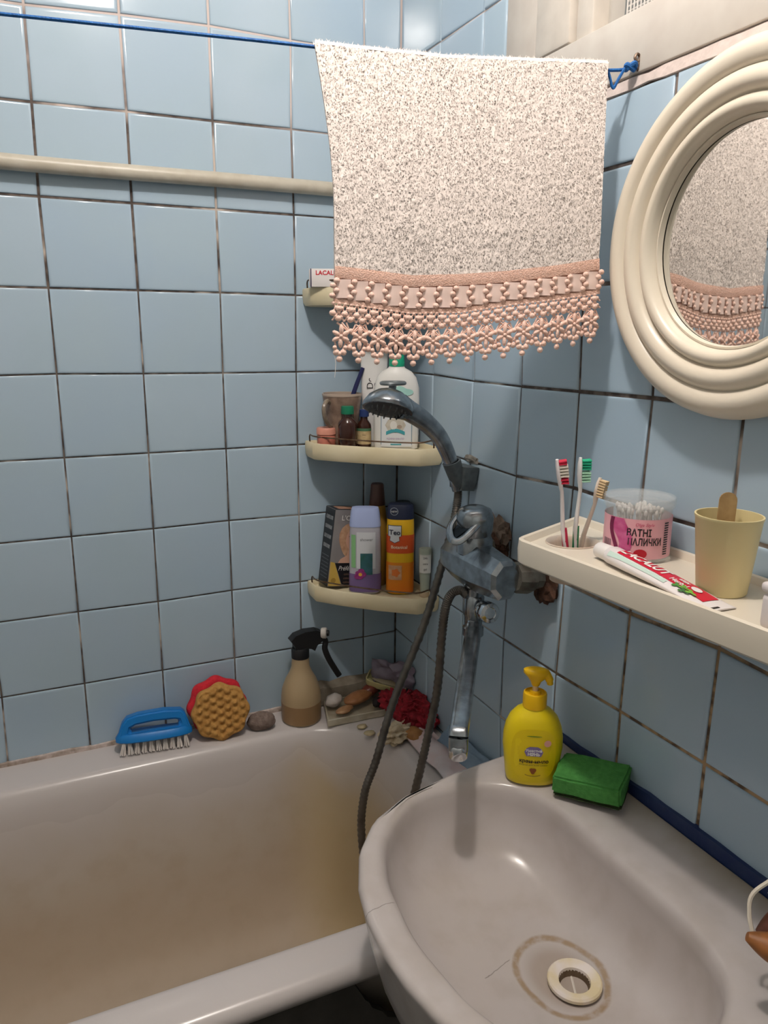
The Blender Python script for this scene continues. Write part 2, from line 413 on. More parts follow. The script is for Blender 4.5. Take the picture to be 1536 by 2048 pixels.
wbox('sash_stile', .004, .06, -.557, -.594, 1.837, 2.27, wpaint, .004)
wbox('sash_stile', -.014, .05, -1.06, -1.139, 1.837, 2.27, wpaint, .006)
wbox('sash_rail', -.01, .05, -.56, -1.055, 2.2, 2.27, wpaint, .005)
wbox('pane', .03, .034, -.594, -1.06, 1.837, 2.2, M('pane_glass', (235, 240, 240), rough=.03, alpha=.12), .0005)
g = G()                                        # woven net behind the glass, lace pattern of thicker threads
for i in range(70): g.add(tube([(.062, -.594 - i * .0067 - WY0, 1.837 - WZ0), (.062, -.594 - i * .0067 - WY0, 2.2 - WZ0)], .0012, 4))
for i in range(55): g.add(tube([(.063, -.594 - WY0, 1.84 - WZ0 + i * .0067), (.063, -1.06 - WY0, 1.84 - WZ0 + i * .0067)], .0012, 4))
nc = g.mk('net_curtain', M('net_thread', (220, 212, 206), rough=.9), win); nc['kind'] = 'stuff'
g = G()
for i in range(16):
    for k in range(6):
        a = k * pi / 3 + i; cy = -.62 - i * .028 - WY0; cz = 1.925 + .02 * sin(i * 2.1) - WZ0
        g.add(tube([(.06, cy, cz), (.06, cy + .006 * cos(a), cz + .006 * sin(a)), (.06, cy + .014 * cos(a), cz + .014 * sin(a))], [.001, .0035, .001], 5))
g.mk('lace_flowers', M('net_lace', (214, 210, 206), rough=.9), win)['kind'] = 'stuff'
wbox('room_backdrop', .09, .1, -.56, -1.14, 1.8, 2.3, M('dark_room', (74, 70, 68), rough=.9), 0)  # dark sheet standing in for the unlit room behind the window

# ------------------------------------------------------------------ ceiling lamp (the only light)
lamp = thing('ceiling_lamp', 'bare bulb in a white ceiling socket above the room', 'lamp', (LAMP.x, LAMP.y, ZC))
mk('socket', *lathe([(0, 0), (.045, 0), (.045, -.02), (.022, -.03), (.02, -.06), (0, -.06)]), M('socket_white', (220, 218, 210), rough=.4), lamp)
ld = bpy.data.lights.new('bulb', 'POINT'); ld.energy = LAMP_W; ld.color = LAMP_C; ld.shadow_soft_size = .038
lo = bpy.data.objects.new('bulb', ld); COL.objects.link(lo); lo.parent = lamp; lo.location = (0, 0, LAMP.z - ZC)

# ------------------------------------------------------------------ bathtub
def rr4(x0, x1, y0, y1, r, z, n=10): return rrect(x1 - x0, y1 - y0, r, n, (x0 + x1) / 2, (y0 + y1) / 2, z)
tub = thing('bathtub', 'long white enamel bathtub with brown-stained basin along the back wall', 'bathtub', (0, 0, 0))
rings = [rr4(-1.66, -.003, -.718, -.002, .03, .564), rr4(-1.665, -.002, -.736, -.001, .035, .571), rr4(-1.665, -.002, -.741, -.001, .035, .583),
         rr4(-1.66, -.002, -.736, -.001, .03, .594), rr4(-1.655, -.004, -.724, -.003, .03, .6),
         rr4(-1.54, -.105, -.676, -.088, .16, .6), rr4(-1.53, -.112, -.668, -.096, .17, .598), rr4(-1.525, -.118, -.660, -.104, .17, .588),
         rr4(-1.515, -.127, -.653, -.112, .17, .56), rr4(-1.49, -.145, -.64, -.125, .17, .46), rr4(-1.46, -.17, -.62, -.145, .17, .34),
         rr4(-1.42, -.20, -.59, -.175, .17, .24), rr4(-1.36, -.26, -.54, -.225, .15, .185), rr4(-1.25, -.38, -.47, -.30, .09, .17)]
mk('basin', *loft(rings, False, True), tub_mat(), tub, smooth=60)
g = G()                                        # dark boarded front with a broken-out corner under the basin
outl = [(-1.64, .0), (-.05, .0), (-.05, .25), (-.15, .335), (-.22, .37), (-.296, .427), (-.334, .454), (-.346, .460), (-.355, .474), (-.371, .487), (-.376, .499), (-.382, .505), (-.395, .532), (-.41, .562), (-1.64, .562)]
g.add(poly_prism(outl, [], .012), T((0, -.70, 0)))
g.mk('front_panel', M('dark_board', (84, 80, 74), rough=.85, col2=(64, 60, 56), nscale=14), tub, smooth=0)

# ------------------------------------------------------------------ basin (sink)
OUT = [(-.004, -.612), (-.05, -.613), (-.107, -.618), (-.209, -.630), (-.300, -.653), (-.363, -.687), (-.405, -.738), (-.432, -.800), (-.442, -.850), (-.445, -.90)]
OUT = OUT + [(x, -1.8 - y) for x, y in OUT[-2::-1]]
INN = [(-.107, -.80), (-.111, -.756), (-.128, -.706), (-.158, -.680), (-.202, -.663), (-.266, -.657), (-.318, -.680), (-.369, -.734), (-.394, -.796), (-.405, -.88)]
INN = INN + [(x, -1.79 - y) for x, y in INN[::-1]]
CX, CY = -.235, -.895
def by_angle(poly, n=96):
    out = []
    for i in range(n):
        a = 2 * pi * i / n; dx, dy = cos(a), sin(a); best = None
        for k in range(len(poly)):
            p, q = poly[k - 1], poly[k]; ex, ey = q[0] - p[0], q[1] - p[1]; det = dx * -ey + ex * dy
            if abs(det) < 1e-9: continue
            rx_, ry_ = p[0] - CX, p[1] - CY; t = (rx_ * -ey + ex * ry_) / det; u = (dx * ry_ - dy * rx_) / det
            if t > 0 and -1e-6 <= u <= 1 + 1e-6: best = max(best or 0, t)
        out.append(best)
    for _ in range(2): out2 = [(out[i - 1] + 2 * out[i] + out[(i + 1) % n]) / 4 for i in range(n)] if poly is INN else out; out = out2
    return out
RO, RI = by_angle(OUT), by_angle(INN)
def sring(rad, z, sh=0, zf=None, cx=CX, cy=CY):
    o = []
    for i in range(96):
        a = 2 * pi * i / 96; r = rad(i); x, y = cx + r * cos(a), cy + r * sin(a)
        o.append((min(x, -.002), y, z if zf is None else zf(x, y, z)))
    return o
def deck(x, y, z): return z + .012 * max(0, min(1, (x + .04) / .03)) ** 2
DX, DY = -.199, -.929
def bring(t, z):                                # ring moving from the bowl edge towards the waste
    o = []
    for i in range(96):
        a = 2 * pi * i / 96; r = RI[i]; x0, y0 = CX + r * cos(a), CY + r * sin(a); x1, y1 = DX + .03 * cos(a), DY + .03 * sin(a)
        o.append((x0 + (x1 - x0) * t, y0 + (y1 - y0) * t, z))
    return o
sink = thing('wash_basin', 'grey-white ceramic wash basin with a limescale ring round its drain', 'sink', (0, 0, 0))
rings = [sring(lambda i: RO[i] * .80, .655), sring(lambda i: RO[i] * .9, .675), sring(lambda i: RO[i] * .955 - .004, .705), sring(lambda i: RO[i] - .006, .745), sring(lambda i: RO[i] - .001, .768), sring(lambda i: RO[i], .774),
         sring(lambda i: RO[i] - .003, .7795, zf=deck), sring(lambda i: RO[i] - .008, .781, zf=deck),
         sring(lambda i: RO[i] * .66 + RI[i] * .34, .781, zf=deck), sring(lambda i: RO[i] * .35 + RI[i] * .65, .781, zf=deck), sring(lambda i: RI[i] + .006, .780), sring(lambda i: RI[i] + .001, .777), sring(lambda i: RI[i] - .004, .770)]
rings += [bring(t, z) for t, z in ((.025, .752), (.055, .733), (.10, .714), (.165, .698), (.26, .685), (.40, .675), (.58, .668), (.78, .663), (.92, .6605), (1.0, .659))]
mk('bowl', *loft(rings, True, False), sink_mat(), sink, smooth=60)
dr = lathe([(.012, -.03), (.0175, -.02), (.018, -.006), (.0195, 0), (.026, .0025), (.031, .003), (.033, .001), (.033, -.003), (.024, -.006), (.02, -.03)], 36)
wst = mk('waste', *dr, M('waste_plastic', (232, 222, 216), rough=.35, col2=(222, 206, 168), nscale=22, ncon=.2), sink, loc=(DX, DY, .666))
mk('waste_pipe', *lathe([(.019, .64), (.019, .60), (0, .60)], 20), M('waste_dark', (84, 68, 54), rough=.7), sink, loc=(DX, DY, 0))
mk('waste_throat', *lathe([(.0188, -.003), (.0172, -.008), (.0160, -.02), (.008, -.024), (0, -.024)], 28), M('throat_brown', (116, 96, 76), rough=.7, col2=(84, 64, 46), nscale=60), wst)  # brown lining inside the drain hole, darker than the waste ring
mk('crossbar', *tube([(-.017, 0, -.012), (.017, 0, -.012)], .0018, 6), M('bar_white', (214, 206, 196), rough=.5), wst, rot=(0, 0, 1.1))

# ------------------------------------------------------------------ painted pipe on the back wall
pp = thing('water_pipe', 'cream painted pipe running along the upper tiles behind the towel', 'pipe', (0, 0, 1.7))
mk('pipe_run', *tube([(x, -.017 - .002 * sin(x * 5), .0135 - .0012 * sin(x * 7)) for x in [-1.749 + i * .0874 for i in range(21)]], .0135, 16), M('pipe_paint', (196, 190, 176), rough=.35, col2=(180, 172, 156), nscale=30, bump=.2, bscale=70), pp)
for x in (-1.3,): mk('pipe_clip', *tube([(x, -.0005, .012 + .02), (x, -.02, .033), (x, -.034, .0135), (x, -.02, -.006), (x, -.0005, -.006)], .002, 6), M('pipe_clip', (160, 150, 136), rough=.5), pp)

# ------------------------------------------------------------------ mirror
mir = thing('round_mirror', 'round wall mirror in a ridged cream frame above the plastic shelf', 'mirror', (-.0005, -.897, 1.542))
prof = [(.196, 0), (.2, .006), (.2005, .014), (.197, .026), (.190, .034), (.181, .037), (.172, .034), (.168, .029), (.165, .033), (.157, .038), (.149, .037), (.144, .031), (.1415, .027), (.139, .031), (.134, .035), (.128, .034), (.124, .028), (.122, .02), (.121, .017), (.1215, .0205), (.119, .021), (.1175, .014)]
mk('frame', *lathe(prof, 96), cream(), mir, smooth=50, rot=(0, -pi / 2, 0))
mk('mirror_glass', *lathe([(0, .013), (.1215, .013), (.1215, .002), (0, .002)], 64), M('silvered_glass', (226, 226, 224), rough=.02, metal=1), mir, smooth=30, rot=(0, -pi / 2, 0))

# ------------------------------------------------------------------ line, hook and towel
RA, RB = Vector((-.398, -.593, 0)), Vector((-.033, -.685, 0)); TD = (RB - RA).normalized(); TN = Vector((TD.y, -TD.x, 0))
line = thing('clothesline', 'thin blue cord stretched across the bath and tied to the wall hook', 'cord', (-.004, -.697, 1.768))
bl = M('blue_cord', (28, 104, 176), rough=.6, col2=(20, 84, 150), nscale=300, bump=.5, bscale=500)
o_ = line.location
def rel(L, o=None): return [Vector(p) - (o_ if o is None else Vector(o)) for p in L]
mk('cord_run', *tube(smoothpath(rel([(-.013, -.693, 1.766), (-.036, -.685, 1.762), (-.16, -.653, 1.7575), (-.30, -.617, 1.758), (-.40, -.593, 1.764), (-.733, -.517, 1.771), (-1.749, -.285, 1.79)]), 6), .0021, 7), bl, line)
mk('knot', *tube(smoothpath(rel([(-.004, -.697, 1.765), (-.010, -.699, 1.770), (-.016, -.692, 1.764), (-.012, -.688, 1.771), (-.008, -.696, 1.763), (-.018, -.694, 1.768), (-.014, -.689, 1.763)]), 6), .0030, 7), bl, line)
mk('loose_loop', *tube(smoothpath(rel([(-.018, -.692, 1.766), (-.026, -.690, 1.752), (-.032, -.688, 1.741), (-.037, -.687, 1.752), (-.040, -.686, 1.760)]), 5), .0019, 6), bl, line)
hk = thing('wall_hook', 'small rusty hook at the window frame holding the blue cord', 'hook', (0, -.699, 1.770)); hk.scale = (.75, .75, .62)
mk('hook_bend', *tube(smoothpath([(.002, 0, .004), (-.008, 0, .004), (-.012, .001, .010), (-.008, .001, .018), (-.003, 0, .012), (-.006, 0, -.006), (-.002, .002, -.012)], 6), .0026, 7), M('rusty_steel', (138, 124, 112), rough=.5, metal=.6, col2=(92, 64, 46), nscale=120), hk)

def lerp_pl(L, s):
    for (a, za), (b, zb) in zip(L, L[1:]):
        if s <= b: t = (s - a) / (b - a); return za + (zb - za) * max(0, t)
    return L[-1][1]
TOP = [(-.002, 1.765), (.07, 1.762), (.16, 1.760), (.255, 1.763), (.366, 1.767)]
TER = [(.0, 1.508), (.05, 1.504), (.102, 1.499), (.168, 1.502), (.234, 1.507), (.303, 1.515), (.372, 1.526)]
RIB = [(.0, 1.478), (.102, 1.466), (.169, 1.468), (.236, 1.478), (.304, 1.486), (.372, 1.495)]
BOT = [(.0, 1.402), (.103, 1.396), (.17, 1.401), (.239, 1.407), (.308, 1.419), (.372, 1.430)]
TW0 = RA - Vector((0, 0, 0))
towel = thing('terry_towel', 'cream terry towel with a pink lace border hanging on the blue cord', 'towel', (RA.x, RA.y, 1.76))
TO = Vector((RA.x, RA.y, 1.76))
def edge_l(z): 
    k = max(0, min(1, (1.765 - z) / .19)); return -.002 + .02 * sin(k * pi / 2) - (.008 * max(0, min(1, (1.50 - z) / .1)))
def edge_r(z): return .3665 + .006 * max(0, min(1, (1.53 - z) / .06))
def tpt(s, z, off=0.0):                        # s in metres along the cord, z height; a little relief and drape
    d = 1.765 - z; dd = .009 + .010 * min(1, d / .2) + .003 * sin(s * 26 + .5) * min(1, d / .15) + .002 * sin(s * 51 + z * 9) * min(1, d / .2)
    k = (s + .002) / .3685; S_ = edge_l(z) + k * (edge_r(z) - edge_l(z))
    return RA + TD * S_ + TN * (dd + off) + Vector((0, 0, z)) - TO
def flap(nu, nv, z0f, z1f, off, dz=None):
    return grid(nu, nv, lambda u, t: tpt(-.002 + .3685 * u, z0f(-.002 + .3685 * u) * (1 - t) + z1f(-.002 + .3685 * u) * t, off))
terry = M('terry_cotton', (240, 228, 220), rough=.95, col2=(236, 222, 213), nscale=260, ncon=.5, bump=.3, bscale=420, spec=.1)
def front(u, t): 
    s = -.002 + .3685 * u; z = lerp_pl(TOP, s) * (1 - t) + lerp_pl(TER, s) * t
    p = tpt(s, z); e = .0009 * mn.noise(Vector((s * 330, z * 330, 3))) + .0009 * mn.noise(Vector((s * 150, z * 150, 9)))
    return p + TN * e
NU, NV = 150, 110
g = G()
def backf(u, t):
    s = -.002 + .3685 * u; z = (lerp_pl(TOP, s)) * (1 - t) + (lerp_pl(TER, s) - .025) * t; d = 1.765 - z
    k = (s + .002) / .3685
    return RA + TD * (edge_l(z) + .004 + k * (edge_r(z) - edge_l(z) - .002 + .008 * t)) - TN * (.006 + .014 * min(1, d / .2)) + Vector((0, 0, z)) - TO
g.add(grid(40, 30, backf))
g.add(grid(60, 8, lambda u, t: (lambda a, b: a + (b - a) * t + Vector((0, 0, .0055 * sin(pi * t))))(front(u, 0), backf(u, 0))))
for uu in (0, 1):                               # hems closing the thickness of the front flap
    g.add(grid(3, 40, lambda a, t: front(uu, t) - TN * (.005 * a)))
g.add(grid(40, 30, lambda u, t: front(u, t) - TN * .005))
g.mk('terry_body', terry, towel, smooth=180)
v = []; f = []; cn = []                         # standing loops of the pile
fv0, ff0 = grid(NU, NV, front); v = list(fv0); f = [q[::-1] for q in ff0]; cn = [(TN * .8 + Vector((0, 0, .30)) + Vector([mn.noise(Vector(q) * 420 + Vector((k, 0, 0))) * .5 for k in (0, 40, 80)])).normalized() for q in fv0]
rr = random.Random(3)
for k in range(34000):
    u, t = rr.random(), rr.random() ** .98; p = front(u, t); 
    a = rr.uniform(0, 2 * pi); L = rr.uniform(.0005, .0012)
    d1 = (TN * rr.uniform(.5, 1) + TD * cos(a) * .7 + Vector((0, 0, sin(a) * .7 - .2))).normalized(); sd = (TD * sin(a) - Vector((0, 0, cos(a)))) * .00055
    i = len(v); v += [p - sd, p + sd, p + d1 * L * .6 + sd, p + d1 * L * .6 - sd, p + d1 * L + Vector((0, 0, -.0006))]; f += [(i, i + 1, i + 2, i + 3), (i + 3, i + 2, i + 4)]; cn += [(TN * .75 + Vector((0, 0, .5)) + d1 * .18).normalized()] * 5
for k in range(2600):
    u = rr.random(); t = rr.random() * .012; p = front(u, t); h_ = rr.uniform(.002, .006); a = rr.uniform(-.8, .8); sd = TD * .0006
    q = p - TN * rr.uniform(0, .014) + Vector((0, 0, .002)); i = len(v); v += [q - sd, q + sd, q + Vector((0, 0, h_)) + TD * a * h_]; f.append((i, i + 1, i + 2)); cn += [(TN + Vector((0, 0, 1))).normalized()] * 3
me = bpy.data.meshes.new('terry_pile'); me.from_pydata([tuple(p) for p in v], [], f)
po = link('terry_pile', me, M('terry_loops', (216, 206, 200), rough=.95, spec=.0), towel, 180); po['kind'] = 'stuff'
me.normals_split_custom_set_from_vertices([tuple(p) for p in cn])
# pink border: backing band, satin ribbon squares, beads, crocheted net, flowers and drops
pink = M('lace_pink', (250, 216, 202), rough=.8, col2=(244, 204, 188), nscale=120, bump=.4, bscale=500)
satin = M('ribbon_pink', (250, 222, 212), rough=.38)
backp = M('lace_backing', (232, 184, 164), rough=.85, col2=(220, 168, 146), nscale=90)
g = G()
g.add(grid(80, 6, lambda u, t: tpt(-.002 + .3685 * u, lerp_pl(TER, -.002 + .3685 * u) + .008 - t * .014, .0020 + .0006 * sin(t * pi))))
g.add(grid(80, 3, lambda u, t: tpt(-.002 + .3685 * u, lerp_pl(RIB, -.002 + .3685 * u) + .0 - t * .006, .0022)))
g.mk('woven_band', M('band_pink', (244, 204, 188), rough=.8, col2=(232, 186, 166), nscale=420, ncon=.3, bump=.8, bscale=600), towel, smooth=60)
g = G(); g.add(grid(60, 6, lambda u, t: tpt(-.002 + .3685 * u, lerp_pl(TER, -.002 + .3685 * u) * (1 - t) + (lerp_pl(RIB, -.002 + .3685 * u) - .004) * t, -.0005)))
g.mk('border_backing', backp, towel, smooth=60)
def bead(s, z, a, b, ang=0, off=.003, th=.0022):
    v, f = [], []; n = 8
    pr = [(0, 1), (.55, .72), (.85, 0.15)]
    c = tpt(s, z, off); ex = tpt(s + .001, z, off) - c; ex.normalize(); ez = Vector((0, 0, 1))
    ax = ex * cos(ang) + ez * sin(ang); ay = -ex * sin(ang) + ez * cos(ang)
    v.append(c + TN * th)
    for rr_, hh in ((.6, .75), (1, .05), (.6, -.6)):
        for i in range(n):
            t = 2 * pi * i / n; v.append(c + ax * (a * rr_ * cos(t)) + ay * (b * rr_ * sin(t)) + TN * (th * hh))
    v.append(c - TN * th)
    for i in range(n):
        j = (i + 1) % n; f.append((0, 1 + i, 1 + j))
        for q in (0, 1): f.append((1 + q * n + i, 1 + q * n + n + i, 1 + q * n + n + j, 1 + q * n + j))
        f.append((1 + 2 * n + i, 1 + 3 * n, 1 + 2 * n + j))
    return v, f
NF = 15; PER = .3685 / NF
for i in range(16):
    s = -.002 + .3685 * (i + .5) / 16; zt, zb = lerp_pl(TER, s) - .007, lerp_pl(RIB, s) + .001
    hw = .3685 / 16 * .40
    mk('ribbon_square', *grid(5, 5, lambda u, t: tpt(s - hw + 2 * hw * u, zt + (zb - zt) * t, .002 + .0016 * sin(u * pi) + .0004 * sin(t * 9 + i))), satin, towel, smooth=60)
g = G()
for i in range(17):
    s = -.002 + .3685 * i / 16; zt, zb = lerp_pl(TER, s) - .006, lerp_pl(RIB, s)
    for k in range(4): g.add(bead(s + .0022 * (-1) ** k, zt + (zb - zt) * (k + .5) / 4, .0042, .0036))
o = g.mk('bead_columns', pink, towel, smooth=60); o['kind'] = 'stuff'
def zl(s, q): return (lerp_pl(RIB, s) - .006) * (1 - q) + lerp_pl(BOT, s) * q
g = G()
def strand(a, b, r=.0007):
    P = [tpt(a[0] + (b[0] - a[0]) * k / 2, a[1] + (b[1] - a[1]) * k / 2, .001) for k in range(3)]; g.add(tube(P, r, 4, False))
NN = 48
for row in range(4):
    for i in range(NN):
        s0 = -.002 + .3685 * (i + .5 * (row % 2)) / NN; s1 = s0 + .3685 / NN / 2 * (1 if True else 0); s2 = s0 - .3685 / NN / 2
        q0, q1 = row * .075, (row + 1) * .075
        for sx in (s1, s2):
            if sx < .368 and s0 < .368 and sx > -.003: strand((s0, zl(s0, q0)), (sx, zl(sx, q1)), .0013)
        if s0 < .367: g.add(bead(s0, zl(s0, q0 + .075 * (row == 3) * 0), .0026, .0024, 0, .0015, .0018))
for row in (1, 2, 3):
    for i in range(NN // 2):
        s0 = -.002 + .3685 * (i + .5 * (row % 2)) / (NN / 2)
        if s0 < .367: g.add(bead(s0, zl(s0, row * .085), .0046, .0038, 0, .002, .0024))
for i in range(NF):                            # threads between flowers and drops
    s = -.002 + PER * (i + .5)
    for dx, q0, q1 in ((-.5, .32, .5), (.5, .32, .5), (-.5, .5, .72), (.5, .5, .72)):
        for m_ in (-.25, 0, .25):
            if -.002 < s + PER * dx < .369: strand((s + PER * m_, zl(s, q0)), (s + PER * dx * .96, zl(s, q1)), .0012)
    for dx in (-.5, -.28, .28, .5):
        if -.002 < s + PER * dx < .369: strand((s + PER * dx, zl(s, .66)), (s + PER * dx * .4, zl(s, .86)), .0012)
    if i < NF - 1: g.add(bead(s + PER * .5, zl(s, .76), .0040, .0042, 0, .002, .0024)); g.add(bead(s + PER * .5, zl(s, .47), .0034, .0034, 0, .002, .0024))
o = g.mk('crochet_net', pink, towel, smooth=60); o['kind'] = 'stuff'
for i in range(NF):
    s = -.002 + PER * (i + .5); zc = zl(s, .56); g = G()
    for k in range(6):
        a = pi / 2 + k * pi / 3; L = .0068 if k % 3 else .0080
        g.add(bead(s + L * cos(a), zc + L * sin(a), L * .86, .0030, a, .003, .0026))
    g.add(bead(s, zc, .0024, .0024, 0, .0042, .002)); g.mk('lace_flower', pink, towel, smooth=60)
    g = G(); zd = zl(s, .86)
    for dx, dz, r in ((-.0046, .001, .0042), (.0046, .001, .0042), (0, -.0005, .003), (0, -.0072, .0042), (-.0068, .0068, .003), (.0068, .0068, .003)): g.add(bead(s + dx, zd + dz, r, r, 0, .003, .0026))
    g.mk('lace_drop', pink, towel, smooth=60)
g = G(); g.add(tube([tpt(.004, zl(.004, .9), .003), tpt(.006, zl(.004, 1.05), .004), tpt(.0045, zl(.004, 1.3), .005)], .0004, 4)); g.mk('loose_thread', M('white_thread', (230, 226, 222), rough=.8), towel)

FC = -.42                                       # turn that makes a thing face into the room from the corner
# ------------------------------------------------------------------ three corner shelves
SH = [(-.001, -.001), (-.218, -.001), (-.219, -.050), (-.180, -.098), (-.118, -.160), (-.052, -.214), (-.001, -.211)]
def corner_shelf(z, label):
    t = thing('corner_shelf', label, 'shelf', (0, 0, z), group='cream plastic corner shelves')
    def R(o, zz, base=SH): return [(min(p[0], -.0008), min(p[1], -.0008), zz) for p in inset(base, o)]
    rings = [R(.012, 0), R(.004, .002), R(.001, .008), R(0, .02), R(0, .033), R(.0015, .036), R(.005, .036), R(.0065, .033), R(.008, .026), R(.013, .0255)]
    mk('tray', *loft(rings), M('shelf_plastic', (228, 216, 184), rough=.35, col2=(218, 204, 168), nscale=18), t, smooth=40)
    P = [(-.213, -.018, .034), (-.2135, -.020, .050), (-.2125, -.050, .050), (-.177, -.095, .049), (-.116, -.155, .048), (-.054, -.208, .049), (-.022, -.207, .051), (-.018, -.206, .034)]
    mk('guard_rail', *tube(smoothpath(P, 4), .0016, 6), M('rail_rust', (120, 104, 88), rough=.4, metal=.7, col2=(84, 58, 40), nscale=70), t)
    return t
corner_shelf(1.487, 'topmost cream corner shelf partly hidden behind the towel')
corner_shelf(1.177, 'middle cream corner shelf holding the mug and white lotion bottle')
corner_shelf(.865, 'lowest cream corner shelf holding shampoo bottles and the hair dye box')
Z1, Z2, Z3 = 1.487 + .0262, 1.177 + .0262, .865 + .0262
white = lambda: M('white_plastic', (228, 226, 222), rough=.35)
blackp = lambda: M('black_plastic', (26, 26, 28), rough=.4)
ink = lambda: M('black_print', (32, 30, 32), rough=.5)
inkw = lambda: M('white_print', (236, 234, 230), rough=.5)
red = lambda: M('red_print', (200, 34, 52), rough=.45)
flat_xz = lambda y, cx=0, cz=0: (lambda x, z: (x + cx, y, z + cz))

# top shelf: toothpaste box, dark red tub, pen
t = thing('toothpaste_box', 'white and red toothpaste carton at the left end of the top shelf', 'box', (-.180, -.068, 1.5234), (0, 0, -.38))
mk('carton', *box(.085, .034, .034, .0008, cen=(0, 0, .017)), M('white_card', (226, 220, 218), rough=.5), t)
mk('end_flap', *box(.0012, .03, .03, .0003, cen=(-.0431, 0, .017)), M('grey_card', (176, 174, 176), rough=.5), t)
mk('side_line', *box(.0022, .0006, .034, .0001, cen=(-.040, -.0172, .017)), M('navy_print', (36, 36, 70), rough=.5), t)
text('LACALUT', .0115, red(), t, flat_xz(-.0175, -.006, .026), bold=.0003)
t = thing('red_tub', 'dark red round tub with a loose lid on the top shelf', 'tub', (-.112, -.083, Z1), (0, 0, 0))
mk('body', *lathe([(0, 0), (.024, 0), (.028, .004), (.030, .030), (0, .030)]), M('oxblood_plastic', (128, 52, 44), rough=.45), t)
mk('lid', *lathe([(0, 0), (.031, 0), (.032, .003), (.031, .009), (0, .010)]), M('tan_lid', (188, 172, 156), rough=.4), t, loc=(0, 0, .0302), rot=(.06, 0, 0))
t = thing('dark_pen', 'slim dark blue pen leaning up from the top shelf beside the towel', 'pen', (-.083, -.050, Z1), (0, 0, 0))
mk('barrel', *tube([(.02, -.015, .001), (-.03, .008, .050), (-.047, .016, .066)], [.0035, .0035, .0028], 8), M('pen_blue', (44, 56, 74), rough=.35), t)

# middle shelf
t = thing('patterned_mug', 'brown marbled mug with a round handle at the back of the middle shelf', 'mug', (-.150, -.0435, Z2), (0, 0, 0))
mk('cup', *lathe([(0, 0), (.024, 0), (.027, .003), (.031, .018), (.0345, .045), (.037, .07), (.039, .09), (.041, .108), (.0405, .110), (.0385, .108), (.036, .085), (.033, .05), (.028, .015), (0, .012)], 32),
   M('mug_glaze', (108, 88, 76), rough=.2, col2=(148, 124, 108), nscale=60, ncon=.4), t)
mk('rim_band', *lathe([(.0412, .1055), (.0416, .108), (.0408, .1112), (.0385, .1105), (.0372, .095), (.036, .080)], 32), M('mug_rim', (178, 160, 146), rough=.2), t)
mk('handle', *tube(smoothpath([(-.034, -.018, .094), (-.044, -.026, .097), (-.053, -.034, .084), (-.050, -.032, .064), (-.040, -.024, .050), (-.030, -.016, .044)], 5), [.0045] * 26, 8), M('mug_handle', (150, 138, 120), rough=.3, col2=(110, 92, 80), nscale=90), t)
t = thing('blue_toothbrush', 'dark blue toothbrush handle standing in the brown mug', 'toothbrush', (-.150, -.0435, Z2 + .013))
mk('handle', *tube([(-.012, .0, .002), (.010, -.004, .06), (.030, -.010, .118), (.042, -.013, .150)], [.004, .005, .005, .004], 8), M('navy_plastic', (34, 38, 84), rough=.35), t)
t = thing('pink_soap_jar', 'small coral pink jar in front of the brown mug', 'jar', (-.189, -.053, Z2), (0, 0, FC))
mk('pot', *lathe([(0, 0), (.017, 0), (.0192, .003), (.0195, .026), (.018, .028), (0, .028)], 24), M('coral_plastic', (206, 128, 108), rough=.4, col2=(186, 108, 90), nscale=60), t)
mk('lid', *lathe([(0, 0), (.0205, 0), (.0205, .011), (.019, .0135), (0, .014)], 24), M('coral_lid', (216, 148, 128), rough=.4), t, loc=(0, 0, .0285))
def vial(label, loc, r, h, capcol, lab):
    t = thing('medicine_bottle', label, 'bottle', loc, (0, 0, FC))
    mk('glass', *lathe([(0, 0), (r * .92, 0), (r, .002), (r, h * .56), (r * .93, h * .63), (r * .5, h * .74), (r * .48, h * .86), (0, h * .86)], 24), M('amber_glass', (58, 30, 22), rough=.08, spec=.7), t)
    mk('cap', *lathe([(0, 0), (r * .66, 0), (r * .68, h * .04), (r * .66, h * .17), (r * .58, h * .18), (0, h * .18)], 20), M('cap_' + str(capcol[1]), capcol, rough=.4), t, loc=(0, 0, h * .82))
    if lab:
        f_ = cyl_fn(r); mk('paper_label', *patch(-r * 1.25, r * 1.25, h * .12, h * .5, f_), M('vial_label', (196, 176, 134), rough=.6, col2=(176, 150, 110), nscale=140), t, smooth=60)
        mk('label_stripe', *patch(-r * 1.25, r * 1.25, h * .46, h * .53, cyl_fn(r, .0007)), M('label_green', (70, 110, 80), rough=.6), t, smooth=60)
        text('•••', .006, ink(), t, lambda x, y: cyl_fn(r, .0009)(x, y + h * .36))
vial('brown glass medicine bottle with a green cap on the middle shelf', (-.156, -.0885, Z2), .0195, .088, (24, 120, 86), False)
vial('brown glass medicine bottle with a blue cap and beige label', (-.1195, -.0895, Z2), .0148, .080, (40, 58, 110), True)
t = thing('white_paste_tube', 'white upright tube with black vertical lettering behind the lotion bottle', 'tube', (-.084, -.060, Z2), (0, 0, FC))
mk('cap', *lathe([(0, 0), (.015, 0), (.016, .002), (.0155, .022), (0, .022)], 20), white(), t)
mk('tube_body', *loft([ell(.016, .015, .022), ell(.023, .017, .035), ell(.026, .013, .10), ell(.028, .006, .17), ell(.0285, .0015, .188), ell(.0285, .0012, .195)]), M('tube_white', (226, 224, 222), rough=.4), t)
for s_, dx in (('Doctor', -.008), ('DRAL', .009)):
    text(s_, .022 if dx > 0 else .019, ink(), t, lambda x, y, dx=dx: (dx - y, -.0142 + .0115 * max(0, min(1, (x + .148 - .10) / .07)) - .0008, x + .148), bold=.0004 if dx > 0 else 0)
t = thing('lotion_bottle', 'white cream soap bottle with a green cap on the middle shelf', 'bottle', (-.064, -.127, Z2), (0, 0, FC))
